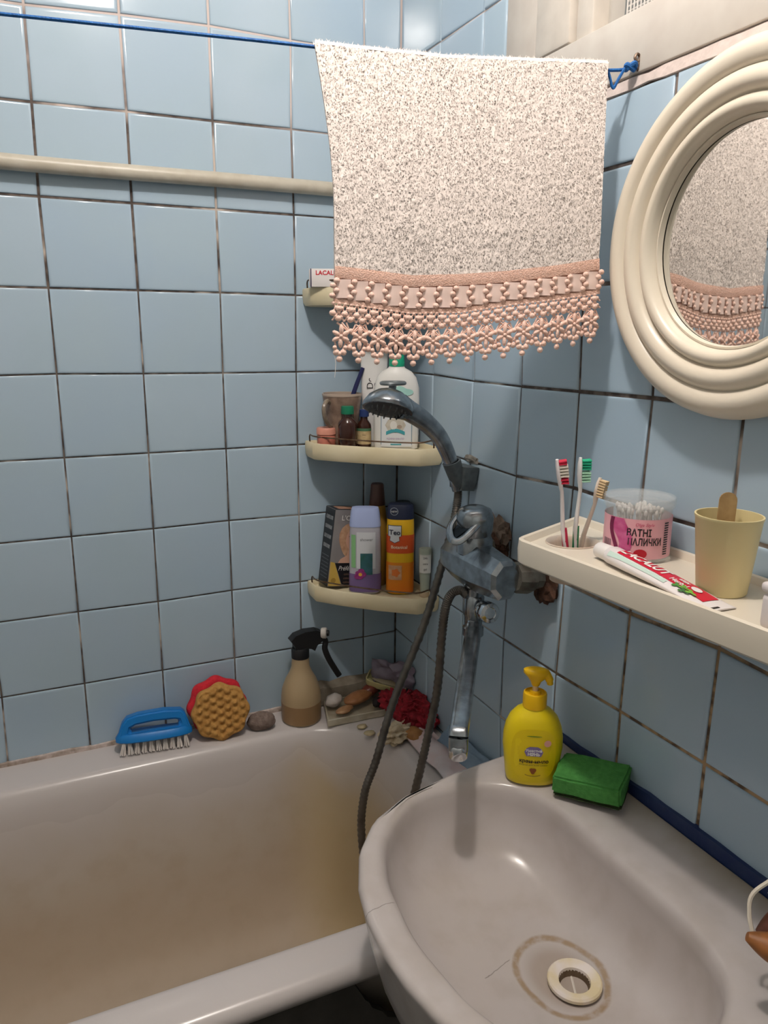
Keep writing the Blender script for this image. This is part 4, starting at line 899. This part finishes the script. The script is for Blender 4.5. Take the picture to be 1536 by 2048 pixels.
mk('swirl_print', *grid(4, 10, lambda u, k: lf3(-.030 + .006 * cos(k * 4) + (u - .5) * .006, .0065 + .049 * k)), M('plum_print', (120, 28, 72), rough=.35), t, smooth=60)
text('ВАТНІ', .0125, ink(), t, lambda x, y: lf2(x + .0, y + .0390), bold=.0003, sx=.75)
text('ПАЛИЧКИ', .0125, ink(), t, lambda x, y: lf2(x + .008, y + .0275), bold=.0003, sx=.66)
text('Olga Style', .0055, M('rose_print', (206, 70, 110), rough=.4), t, lambda x, y: lf2(x + .006, y + .0495), shear=.3)
mk('red_spot_print', *disc_on(.003, .013, .008, .006, lf2, 14), red(), t, smooth=60)
g = G()
for i in range(14): g.add(patch(.0325, .0400, .011 + i * .003, .0126 + i * .003, lf2, 3, 2))
g.mk('barcode_print', ink(), t, smooth=0)
g = G()
for i in range(7): g.add(patch(-.050 + i * .0022, -.0490 + i * .0022, .014, .026, lf2, 2, 2))
g.mk('barcode_print', M('grey_ink', (96, 84, 92), rough=.5), t, smooth=0)
bud = G(); bud.add(tube([(0, 0, 0), (0, 0, .072)], .0010, 6)); bud.add(blob(.0025, .0025, .006, 2, .1, 3, 1), T((0, 0, .002))); bud.add(blob(.0025, .0025, .006, 2, .1, 3, 2), T((0, 0, .070)))
cot = M('cotton_white', (240, 236, 232), rough=.9); rr = random.Random(11); firstb = None
me = None
for i in range(46):
    r_ = .033 * sqrt(rr.random()); a = rr.uniform(0, 2 * pi); tl = rr.uniform(-.12, .12)
    x_, y_ = r_ * cos(a) * .8, r_ * sin(a) * .8
    wp = Matrix.Rotation(-.70, 4, 'Z') @ Vector((x_, y_, 0)) + Vector((-.054, -.818, 0))
    zz = ZS + .006 - rr.random() * .002
    if me is None: o = bud.mk('cotton_bud', cot); me = o.data
    else: o = bpy.data.objects.new('cotton_bud', me); COL.objects.link(o)
    o.location = (wp.x, wp.y, zz); o.rotation_euler = (tl * .7, tl, a); sc_ = rr.uniform(.78, .86); o.scale = (1, 1, sc_)
    tag(o, 'white cotton bud standing in the clear jar with the pink label', 'cotton bud', 'cotton buds in the clear jar')

# toothpaste tube lying along the front of the shelf
A_, B_ = Vector((-.104, -.806, ZS + .0006)), Vector((-.117, -1.016, ZS + .0006)); d_ = B_ - A_; Lp = d_.length
t = thing('toothpaste_tube', 'red and white toothpaste tube lying along the front of the mirror shelf', 'toothpaste', A_, (0, 0, atan2(d_.y, d_.x)))
secs = [(.024, .0105, .0100), (.030, .0150, .0110), (.065, .0175, .0095), (.115, .0185, .0075), (.16, .0190, .0048), (.19, .0192, .0022), (.207, .0192, .0014)]
def tsec(x, w_, h_): return [(x, w_ * cos(q), max(.0012, h_ + h_ * sin(q))) for q in [2 * pi * i / 20 for i in range(20)]]
mk('tube_body', *loft([tsec(*s_) for s_ in secs]), M('paste_white', (232, 226, 226), rough=.3), t, smooth=60)
mk('cap', *[(lambda vf: vf)(lathe([(0, 0), (.0085, 0), (.0098, .002), (.0104, .022), (.0098, .0245), (0, .0245)], 20))[i] for i in (0, 1)], M('cap_white', (234, 230, 228), rough=.4), t, loc=(0.0005, 0, .0108), rot=(0, pi / 2, 0))
def tsurf(x, y, e=.0006):
    for s0, s1 in zip(secs, secs[1:]):
        if x <= s1[0]: k = (x - s0[0]) / (s1[0] - s0[0]); break
    w_ = s0[1] + (s1[1] - s0[1]) * k; h_ = s0[2] + (s1[2] - s0[2]) * k
    return (x, y, h_ + h_ * sqrt(max(0.02, 1 - (y / w_) ** 2)) + e)
mk('red_print', *grid(24, 6, lambda u, k: tsurf(.046 + .142 * u, (.0135 - .0215 * k) * (1 if True else 1))), M('paste_red', (206, 34, 60), rough=.3), t, smooth=60)
mk('mint_stripe', *grid(20, 3, lambda u, k: tsurf(.036 + .100 * u, -.0150 + .005 * k, .0007)), M('mint_pale', (196, 218, 208), rough=.3), t, smooth=60)
text('LACALUT', .019, inkw(), t, lambda x, y: tsurf(x + .086, y + .0015, .0014), bold=.0006, sx=.95)
text('aktiv', .0075, inkw(), t, lambda x, y: tsurf(x + .146, y + .006, .0014), bold=.0003)
text('Herbal', .0095, inkw(), t, lambda x, y: tsurf(x + .146, y - .0025, .0014), bold=.0002)
for i, (x_, y_, c_) in enumerate(((.150, -.009, (76, 140, 60)), (.158, -.006, (110, 160, 60)), (.163, -.012, (64, 110, 60)), (.170, -.008, (120, 176, 66)))):
    mk('leaf_print', *disc_on(x_, y_, .009, .005, lambda x, y: tsurf(x, y, .0016 + .0002 * i), 12, lambda a: .65 + .35 * cos(3 * a)), M('leaf%d' % i, c_, rough=.4), t, smooth=60)
mk('white_flash', *disc_on(.166, .004, .007, .005, lambda x, y: tsurf(x, y, .0014), 12), MATS['paste_white'], t, smooth=60)
mk('crimp_code', *box(.003, .010, .0006, 0, cen=(.203, -.006, .0034)), ink(), t)

# cup with stick, white box at the shelf end
t = thing('plastic_cup', 'pale yellow plastic tumbler on the mirror shelf', 'cup', (-.0665, -.9655, ZS + .0006))
mk('tumbler', *lathe([(0, 0), (.0250, 0), (.0265, .002), (.0343, .083), (.0352, .0845), (.0352, .0870), (.0334, .0870), (.0327, .082), (.025, .005), (0, .004)], 44), M('cup_yellow', (232, 216, 164), rough=.4, sss=.0, trans=.12), t, smooth=45)
t = thing('wooden_stick', 'flat wooden ice-cream stick standing in the yellow tumbler', 'stick', (-.0665, -.9655, ZS + .0055))
o2 = [(-.0095, 0), (.0095, 0)] + [(.0095 * cos(pi * i / 10), .094 + .009 * sin(pi * i / 10)) for i in range(11)]
mk('stick_blade', *poly_prism(o2, [], .002), M('stick_wood', (176, 146, 100), rough=.7, col2=(156, 124, 82), nscale=80), t, smooth=0, loc=(.001, .006, .001), rot=(-.13, .06, FC - .1))
t = thing('white_soap_box', 'white plastic box at the right end of the mirror shelf', 'box', (-.098, -1.084, ZS + .0008), (0, 0, -.1))
mk('box_body', *box(.05, .05, .036, .006, 3, cen=(0, 0, .018)), M('box_white', (222, 214, 214), rough=.4), t, smooth=50)
mk('box_lid', *box(.052, .052, .010, .004, 3, cen=(0, 0, .0415)), MATS['box_white'], t, smooth=50)

# ------------------------------------------------------------------ on the basin: soap dispenser, sponge, hanging wooden toggles
t = thing('soap_dispenser', 'bright yellow liquid soap bottle with pump on the basin corner', 'bottle', (-.1035, -.692, .7815), (0, 0, -.55)); t.scale = (.95, .95, .935)
yel = M('soap_yellow', (232, 206, 20), rough=.35)
bo = [(.034, .021, 0), (.039, .026, .003), (.041, .028, .012), (.044, .0295, .04), (.0465, .030, .062), (.046, .030, .080), (.043, .029, .096), (.037, .027, .110), (.028, .023, .120), (.0175, .0165, .1265), (.0165, .016, .128)]
mk('bottle', *loft([ell(a, b, z, 44, 2.4) for a, b, z in bo]), yel, t, smooth=50)
def ysurf(x, y, e=.0008):
    for s0, s1 in zip(bo, bo[1:]):
        if y <= s1[2]: k = (y - s0[2]) / (s1[2] - s0[2]); break
    a = s0[0] + (s1[0] - s0[0]) * k; b = s0[1] + (s1[1] - s0[1]) * k
    return (x, -b * max(0, 1 - abs(x / a) ** 2.4) ** (1 / 2.4) - e, y)
pan = [(-.031, .018), (.031, .018), (.034, .05), (.033, .075), (.027, .093), (.014, .1015), (-.014, .1015), (-.027, .093), (-.033, .075), (-.034, .05)]
mk('label_panel', *disc_on(0, .058, .034, .043, ysurf, 32, lambda a: (1 / (abs(cos(a)) ** 3.2 + abs(sin(a)) ** 3.2) ** (1 / 3.2))), M('label_yellow', (226, 198, 16), rough=.3), t, smooth=60)
y2 = lambda x, y: ysurf(x, y, .0014); y3 = lambda x, y: ysurf(x, y, .0019)
mk('logo_plaque', [y2(x, z) for x, z in ((-.0145, .064), (-.011, .0565), (.011, .0565), (.0145, .064), (.011, .070), (.006, .073), (-.006, .073), (-.011, .070))], [tuple(range(8))], M('plaque_violet', (134, 116, 168), rough=.4), t, smooth=0)
text('Ушастый', .0058, inkw(), t, lambda x, y: y3(x, y + .0665), bold=.0002)
text('НЯНЬ', .0068, inkw(), t, lambda x, y: y3(x, y + .0602), bold=.0003)
text('крем-мыло', .0082, M('print_darkbrown', (60, 44, 20), rough=.5), t, lambda x, y: y2(x + .001, y + .0475), bold=.0003)
text('жидкое для всей семьи', .0038, M('print_olive', (132, 112, 24), rough=.5), t, lambda x, y: y2(x, y + .041))
mk('pink_dot', *disc_on(.0205, .079, .0055, .0055, y2, 18), M('dot_pink', (226, 164, 150), rough=.4), t, smooth=0)
mk('leaf_mark', *disc_on(0, .0905, .012, .001, y2, 12), M('print_green', (120, 140, 30), rough=.4), t, smooth=0)
mk('brown_mark', *disc_on(0, .031, .0058, .0062, y2, 16, lambda a: .85 + .15 * cos(3 * a - pi / 2)), M('print_brown2', (140, 78, 24), rough=.4), t, smooth=0)
mk('brown_caption', *grid(12, 2, lambda u, k: y2(-.012 + .024 * u, .0205 + .0014 * k + .0025 * (2 * u - 1) ** 2)), M('print_olive2', (150, 120, 24), rough=.4), t, smooth=0)
yp = M('pump_yellow', (240, 190, 14), rough=.35)
mk('collar', *lathe([(.0165, .127), (.0185, .128), (.0185, .148), (.0175, .151), (.0155, .152), (.0155, .149), (.009, .149), (.008, .154), (0, .154)], 30), yp, t)
mk('stem', *lathe([(.0045, .15), (.0045, .165), (0, .165)], 14), M('stem_clear', (226, 196, 150), rough=.3), t)
pm = loft([ell(.006, .006, .163, 24), ell(.0085, .0085, .170, 24), ell(.016, .011, .178, 24, 2, .002), ell(.0205, .0125, .184, 24, 2, .001), ell(.0195, .0118, .189, 24, 2, 0), ell(.012, .007, .1915, 24, 2, -.002)])
mk('pump_head', *pm, yp, t, smooth=60)
mk('pump_spout', *tube(smoothpath([(.008, 0, .182), (.0165, -.001, .180), (.0205, -.002, .173), (.0215, -.003, .166)], 4), [.008] * 5 + [.0065] * 4 + [.005] * 3 + [.0042], 12), yp, t, smooth=60)
t = thing('green_sponge', 'green dish sponge lying against the wall on the basin ledge', 'sponge', (-.050, -.7675, .790), (.07, .0, .985 - pi / 2))
t.rotation_euler = (.10, -.06, -.94)
def sponge_box(sx, sy, sz, amp, sc):
    bm = bmesh.new(); bmesh.ops.create_cube(bm, size=1)
    for v in bm.verts: v.co = Vector((v.co.x * sx, v.co.y * sy, v.co.z * sz))
    bmesh.ops.bevel(bm, geom=bm.edges[:] + bm.verts[:], offset=.003, segments=2, affect='EDGES'); bmesh.ops.subdivide_edges(bm, edges=[e for e in bm.edges if e.calc_length() > .01], cuts=6, use_grid_fill=True)
    for v in bm.verts: v.co += v.co.normalized() * amp * mn.noise(v.co * sc)
    bm.verts.index_update(); r_ = ([v.co.copy() for v in bm.verts], [tuple(x.index for x in f.verts) for f in bm.faces]); bm.free(); return r_
mk('foam', *sponge_box(.098, .066, .028, .0025, 40), M('sponge_green', (80, 150, 72), rough=.95, col2=(66, 132, 60), nscale=120, bump=.7, bscale=320), t, smooth=60, loc=(0, 0, .0205))
mk('scouring_pad', *sponge_box(.097, .065, .005, .0012, 60), M('pad_green', (48, 70, 36), rough=1, col2=(60, 64, 40), nscale=160, bump=.8, bscale=300), t, smooth=60, loc=(0, 0, .0035))
cw = thing('wooden_toggles', 'two brown wooden pieces hanging on a white cord over the basin edge', 'ornament', (-.12, -1.10, .86))
co = Vector((-.12, -1.10, .86))
mk('white_cord', *tube(smoothpath([Vector(p) - co for p in [(-.062, -1.135, 1.13), (-.066, -1.12, 1.04), (-.075, -1.115, .97), (-.095, -1.10, .91), (-.116, -1.088, .882), (-.122, -1.091, .862), (-.124, -1.098, .848)]], 6), .0022, 7), M('cord_white', (226, 216, 200), rough=.8), cw)
mk('cord_second_strand', *tube(smoothpath([Vector(p) - co for p in [(-.060, -1.139, 1.13), (-.064, -1.126, 1.04), (-.072, -1.119, .965), (-.092, -1.106, .905), (-.106, -1.098, .885)]], 6), .0018, 7), MATS['cord_white'], cw)
for nm, lc, col_, rt in (('wooden_piece', (-.128, -1.131, .853), (166, 104, 52), (.2, .3, -.55)), ('wooden_piece', (-.098, -1.114, .862), (104, 58, 40), (.1, -.5, -.3))):
    mk(nm, *loft([ell(.0035 + .0105 * sin(pi * (i + .35) / 12.7), .0035 + .0125 * sin(pi * (i + .35) / 12.7), -.03 + .005 * i, 18) for i in range(13)]), M('wood_%d' % col_[0], col_, rough=.5, col2=tuple(int(c * .75) for c in col_), nscale=60), cw, smooth=60, loc=Vector(lc) - co, rot=(rt[0], pi / 2 + rt[1], rt[2]))

# ------------------------------------------------------------------ along the back rim of the bath
ZT = .6003
t = thing('scrubbing_brush', 'blue plastic scrubbing brush with white bristles on the bath rim', 'brush', (-.571, -.052, ZT + .008), (.0, 0, .0))
t.rotation_euler = (-.22, 0, -.11)
def arcpts(L): return L
ol = [(-.073, .022), (-.070, .016), (.070, .016), (.074, .022), (.071, .034), (.066, .050), (.062, .062), (.055, .068), (.02, .072), (-.03, .070), (-.052, .065), (-.062, .054), (-.069, .036)]
hl = [(-.048, .036), (-.043, .0335), (.046, .0345), (.052, .040), (.050, .047), (.042, .050), (0, .0515), (-.035, .049), (-.046, .044)]
bv, bf = poly_prism(ol, [hl], .030)
bbm = bmesh.new(); bvs = [bbm.verts.new(p) for p in bv]
for q in bf:
    try: bbm.faces.new([bvs[i] for i in q])
    except ValueError: pass
bmesh.ops.recalc_face_normals(bbm, faces=bbm.faces)
bmesh.ops.bevel(bbm, geom=[e for e in bbm.edges if len(e.link_faces) == 2 and e.calc_face_angle(0) > 1.0], offset=.004, segments=3, affect='EDGES')
me = bpy.data.meshes.new('handle'); bbm.to_mesh(me); bbm.free()
blp = M('brush_blue', (18, 120, 196), rough=.4)
link('handle', me, blp, t, 40)
mk('brush_plate', *loft([ell(.070, .024, .015, 40, 2.6), ell(.076, .029, .018, 40, 2.6), ell(.076, .029, .026, 40, 2.6), ell(.071, .024, .033, 40, 2.6)]), blp, t, smooth=50)
tv = G()
for k in range(7):
    a = 2 * pi * k / 7; tv.add(tube([(.002 * cos(a), .002 * sin(a), .016), (.0048 * cos(a), .0048 * sin(a), -.010 + .001 * (k % 2))], [.0010, .0014], 5))
ft = None
for row in (-1, 0, 1):
    for i in range(10 if row else 11):
        x = -.062 + i * (.0137 if row else .0124)
        if ft is None: ft = tv.mk('bristle_tuft', M('brush_bristle', (222, 214, 208), rough=.7), t); o = ft
        else: o = copy_ob(ft, t)
        o.location = (x, row * .0155, .002); o.rotation_euler = (random.uniform(-.12, .12) - row * .12, random.uniform(-.12, .12), random.uniform(0, 6))
t = thing('bath_sponge', 'flower-shaped bath sponge with orange front and red back against the tiles', 'sponge', (-.436, -.064, ZT), (-.19, 0, -.08))
def lob(a): return 1 + .045 * cos(8 * a)
def spl(R, y0, y1, n=72, bumps=False):
    v = []; f = []
    prof = [(.0, 0), (.25, 0), (.5, 0), (.75, 0), (.92, 0), (1, .18), (1.02, .5), (1, .82), (.92, 1), (.6, 1), (0, 1)]
    if bumps: prof = [(k / 22 * .95, 0) for k in range(23)] + [(1, .15), (1.02, .5), (1, .85), (.9, 1), (0, 1)]
    for r_, k in prof:
        for i in range(n):
            a = 2 * pi * i / n; q = R * r_ * lob(a); y = y0 + (y1 - y0) * k; x_, z_ = q * cos(a), q * sin(a)
            if bumps and k == 0 and r_ < .97: y -= .0035 * (cos(x_ * 420) + cos(x_ * 210 + z_ * 364) + cos(x_ * 210 - z_ * 364)) / 1.5 * .8 + .001 * mn.noise(Vector((x_ * 200, z_ * 200, 1)))
            v.append((x_, y, z_ + R * 1.0))
    m_ = len(prof)
    for j in range(m_ - 1):
        for i in range(n): a = j * n + i; b = j * n + (i + 1) % n; f.append((a, b, b + n, a + n))
    return v, f
mk('orange_layer', *spl(.058, -.020, .004, 72, True), M('sponge_orange', (194, 148, 82), rough=.95, col2=(178, 128, 66), nscale=120, bump=.6, bscale=300), t, smooth=70)
mk('red_layer', *spl(.060, .004, .027), M('sponge_red', (214, 44, 58), rough=.95, col2=(190, 36, 50), nscale=120, bump=.6, bscale=300), t, smooth=70, loc=(-.004, 0, .006))
tag(mk('pumice_stone', *blob(.031, .022, .0195, 4, .12, 2, 4, -.017), M('pumice', (134, 118, 110), rough=.95, col2=(112, 96, 88), nscale=120, ncon=.3, bump=.7, bscale=260), None, smooth=70, loc=(-.349, -.062, ZT + .0182), rot=(0, 0, -.15)), 'grey-brown pumice stone between the flower sponge and the spray bottle', 'pumice')
t = thing('spray_bottle', 'tan translucent spray bottle with a black trigger head on the bath rim', 'bottle', (-.256, -.0555, ZT), (0, 0, 0))
sb = [(0, 0), (.040, 0), (.043, .004), (.0435, .03), (.044, .055), (.0415, .075), (.034, .096), (.025, .112), (.020, .125), (.0185, .146), (.018, .150), (0, .150)]
mk('bottle', *lathe(sb, 36), M('spray_tan', (176, 154, 120), rough=.4), t, smooth=50)
mk('liquid', *lathe([(.0405, .001), (.0434, .0045), (.0439, .03), (.0443, .046), (.0436, .0465)], 36), M('tan_liquid', (150, 120, 86), rough=.4), t)
bk = blackp()
mk('collar', *lathe([(.0175, .146), (.0195, .147), (.0195, .166), (.017, .170), (0, .170)], 24), bk, t)
hp = [(-.024, .190), (-.013, .201), (.010, .207), (.036, .206), (.048, .200), (.052, .190), (.048, .180), (.036, .172), (.030, .160), (.022, .166), (.014, .168), (-.014, .168), (-.014, .176)]
hv, hf = poly_prism(hp, [], .024); mk('sprayer_head', hv, hf, bk, t, smooth=0)
nv_, nf_ = lathe([(0, 0), (.011, 0), (.012, .003), (.012, .010), (.010, .012), (.005, .012), (.005, .008), (0, .008)], 20)
mk('nozzle', [aim((.85, -.5, .05), (.048, -.004, .196)) @ Vector(p) for p in nv_], nf_, M('nozzle_white', (206, 200, 194), rough=.4), t)
nv_, nf_ = lathe([(0, 0), (.0065, 0), (.0065, .005), (0, .0055)], 16); mk('nozzle_tip', [aim((.85, -.5, .05), (.058, -.010, .1965)) @ Vector(p) for p in nv_], nf_, bk, t)
mk('trigger', *tube(smoothpath([(.040, -.002, .190), (.056, -.006, .178), (.054, -.008, .160), (.062, -.012, .135), (.076, -.016, .108), (.084, -.018, .094)], 4), .0065, 8, flat=.55, up=(0, 1, 0)), bk, t)

# ------------------------------------------------------------------ clutter in the bath corner
def R2(vf, m): return [m @ Vector(p) for p in vf[0]], vf[1]
t = thing('soap_tray', 'grimy pale plastic soap tray in the corner of the bath rim', 'tray', (-.133, -.075, ZT), (0.0, 0, .0))
t.rotation_euler = (.0, 0, -.035)
trp = [(-.083, -.047), (.080, -.047), (.072, .045), (-.062, .045)]
rings = [[(x * k, y * k, z) for x, y in trp] for k, z in ((.96, 0), (1, .003), (1.0, .016), (.97, .0175), (.94, .016), (.93, .008))]
mk('tray_body', *loft(rings), M('tray_grime', (196, 190, 172), rough=.5, col2=(170, 158, 134), nscale=40), t, smooth=30)
pl = M('plaster_ledge', (150, 140, 124), rough=.85, col2=(122, 110, 96), nscale=40, bump=.4, bscale=90)
struct(mk('trim_4', *loft([[(-.212 + .0212 * i, -.001, .604), (-.212 + .0212 * i, -.024 + .003 * mn.noise(Vector((i, 2, 0))), .603), (-.212 + .0212 * i, -.018, .640 + .008 * mn.noise(Vector((i * .7, 5, 0)))), (-.212 + .0212 * i, -.001, .652 + .008 * mn.noise(Vector((i * .7, 1, 0))))] for i in range(11)]), pl, smooth=20), 'uneven cement fillet in the bath corner')
for nm, lb, loc_, dims, col_, col2_, sd_ in (
        ('soap_bar', 'thick brownish orange soap bar lying across the pale soap tray', (-.128, -.072, ZT + .0315), (.036, .021, .012), (176, 122, 82), (150, 98, 62), 2),
        ('soap_bar', 'dark red-brown soap remnant at the back of the soap tray', (-.086, -.049, ZT + .0330), (.024, .016, .013), (128, 62, 46), (96, 44, 36), 5),
        ('soap_bar', 'small flat beige soap sliver at the front of the soap tray', (-.168, -.093, ZT + .0205), (.023, .013, .006), (190, 148, 108), (170, 124, 86), 9),
        ('soap_bar', 'white soap piece at the left end of the soap tray', (-.180, -.058, ZT + .0290), (.021, .017, .015), (214, 206, 200), (196, 186, 178), 13)):
    tag(mk(nm, *blob(*dims, 3, .18, 1.6, sd_), M('soap_%d' % sd_, col_, rough=.35, col2=col2_, nscale=50), None, smooth=70, loc=loc_, rot=(0, -.1, .3)), lb, 'soap', 'soap pieces in the bath corner')
t = thing('yellow_soap_box', 'pale yellow open soap box tilted in the bath corner by the wall', 'soap box', (-.048, -.052, ZT + .036), (.10, .22, -.62))
mk('shell', *loft([rrect(.088, .046, .010, 4, z=0), rrect(.094, .052, .012, 4, z=.006), rrect(.096, .054, .012, 4, z=.017), rrect(.091, .049, .010, 4, z=.017), rrect(.088, .046, .009, 4, z=.007)]), M('box_yellow', (206, 196, 142), rough=.4), t, smooth=40)
mk('grey_soap', *blob(.034, .017, .006, 3, .15, 1.5, 3), M('soap_grey', (150, 138, 112), rough=.5), t, smooth=70, loc=(0, 0, .0125))  # grey-brown soap lump lying in the box
t = thing('soap_support_block', 'grey wooden block wedged under the yellow soap box', 'block', (-.046, -.044, ZT), (0, 0, -.5))
mk('block', *box(.06, .04, .026, .003, 2, cen=(0, 0, .0135)), M('block_grey', (120, 110, 100), rough=.9, col2=(96, 88, 80), nscale=60), t)
t = thing('lilac_packet', 'crumpled translucent lilac plastic packet stuffed in the bath corner', 'packet', (-.030, -.062, ZT + .052))
def crump(u, k):
    x = -.045 + .072 * u; z = -.012 + .062 * k; y = .030 - .085 * u * .9 + .018 * mn.noise(Vector((u * 4, k * 4, 2))); x2 = x + .010 * mn.noise(Vector((u * 5, k * 5, 8)))
    return (min(x2, .027), y, z + .010 * mn.noise(Vector((u * 3.5, k * 2, 5))))
vv, fa = grid(18, 12, crump); n_ = len(vv); vv2 = vv + [(x - .0005, y - .0015, z) for x, y, z in vv]; mk('film', vv2, fa + [tuple(i + n_ for i in q[::-1]) for q in fa], M('lilac_film', (150, 138, 156), rough=.25, alpha=.75), t, smooth=70)
# red mesh scrubber, a knot of netting
t = thing('red_mesh_scrubber', 'crumpled dark red mesh scrubber on the bath rim by the right wall', 'scrubber', (-.040, -.165, ZT))
g = G(); g.add(blob(.040, .050, .030, 4, .55, 2.6, 17, -.026), T((0, 0, .028))); g.add(blob(.030, .034, .024, 4, .6, 2.8, 31, -.02), T((-.018, .048, .030), .4)); g.add(blob(.026, .030, .020, 3, .6, 2.8, 5, -.016), T((.012, -.048, .022)))
g.mk('netting', M('red_netting', (158, 28, 44), rough=.9, col2=(112, 18, 30), nscale=90, bump=1, bscale=220), t, smooth=60)
g = G(); rr = random.Random(5)
for i in range(46):
    a, b = rr.uniform(0, 2 * pi), rr.uniform(.1, 1.3); c = Vector((.036 * cos(a) * cos(b), .058 * sin(a) * cos(b), .022 + .034 * sin(b))); d_ = Vector((rr.uniform(-1, 1), rr.uniform(-1, 1), rr.uniform(-.3, .6))) * .012; e_ = Vector((rr.uniform(-1, 1), rr.uniform(-1, 1), rr.uniform(0, 1))) * .010
    g.add(tube(smoothpath([c - d_, c + e_, c + d_], 3), .0018, 5))
g.mk('frill', MATS['red_netting'], t, smooth=60)['kind'] = 'stuff'
mk('dark_loop', *blob(.010, .011, .012, 2, .2, 2, 3), M('loop_black', (38, 30, 32), rough=.7), t, loc=(-.055, .060, .028))
t = thing('white_loofah', 'frayed off-white loofah pad beside the red scrubber', 'loofah', (-.105, -.226, ZT))
g = G(); g.add(blob(.034, .024, .018, 4, .6, 2.6, 41, -.014), T((0, 0, .0155), .3))
for i in range(60):
    a = rr.uniform(0, 2 * pi); c = Vector((.030 * cos(a), .020 * sin(a), rr.uniform(.006, .030))); g.add(tube([c, c + Vector((cos(a) * .010, sin(a) * .008, rr.uniform(-.002, .006)))], [.0012, .0004], 4))
g.mk('fibres', M('loofah_white', (206, 192, 168), rough=.95, col2=(180, 160, 130), nscale=90, bump=.8, bscale=200), t, smooth=60)
tag(mk('soap_bar', *blob(.020, .024, .015, 3, .3, 2, 51, -.012), M('soap_ochre', (168, 120, 70), rough=.5, col2=(140, 92, 52), nscale=50), None, smooth=70, loc=(-.070, -.243, ZT + .0135)), 'ochre soap lump between the loofah and the white plastic bag', 'soap', 'soap pieces in the bath corner')
for k, (x_, y_, r_) in enumerate(((-.150, -.150, .011), (-.146, -.182, .012))):
    tag(mk('soap_remnant', *blob(r_, r_ * .8, .004, 3, .25, 2, 60 + k, -.003), M('soap_clear', (196, 180, 146), rough=.25), None, smooth=70, loc=(x_, y_, ZT + .0035)), ('tiny clear soap remnant nearest the soap tray on the bath rim', 'tiny yellowish soap remnant left of the loofah')[k], 'soap', 'soap pieces in the bath corner')
def drape(name, label, loc, fn, mat, nu=26, nv=22, th=.003):
    v, f = grid(nu, nv, fn); n_ = len(v); v2 = [Vector(p) for p in v] + [Vector(p) - Vector((0, 0, th)) for p in v]
    f2 = f + [tuple(i + n_ for i in q[::-1]) for q in f]
    for i in range(nu - 1): f2 += [(i, i + 1, i + 1 + n_, i + n_), ((nv - 1) * nu + i, (nv - 1) * nu + i + n_, (nv - 1) * nu + i + 1 + n_, (nv - 1) * nu + i + 1)]
    for j in range(nv - 1): f2 += [(j * nu, j * nu + n_, (j + 1) * nu + n_, (j + 1) * nu), (j * nu + nu - 1, (j + 1) * nu + nu - 1, (j + 1) * nu + nu - 1 + n_, j * nu + nu - 1 + n_)]
    o = mk(name, v2, f2, mat, None, smooth=60, loc=loc); return o
nzv = lambda u, k, s_: mn.noise(Vector((u * 3.2, k * 3.2, s_)))
tag(drape('plastic_bag', '', (-.062, -.315, ZT + .004), lambda u, k: (-.028 + .062 * u + .004 * nzv(u, k, 4), .085 - .190 * k, .008 + .014 * sin(pi * u) * (.6 + .4 * sin(pi * k)) + .008 * nzv(u, k, 1)), M('bag_white', (214, 206, 208), rough=.4, col2=(206, 180, 178), nscale=22)), 'white crumpled plastic bag with a pink print on the bath end', 'bag')
tag(drape('folded_cloth', '', (-.001, -.395, ZT + .012), lambda u, k: (-.040 + .034 * u, .105 - .175 * k, .008 + .024 * sin(pi * u * .5) + .008 * nzv(u, k, 7)), M('cloth_bluegrey', (132, 152, 170), rough=.9, col2=(118, 138, 158), nscale=30, bump=.4, bscale=200), th=.016), 'blue-grey folded cloth between the white bag and the right wall', 'cloth')
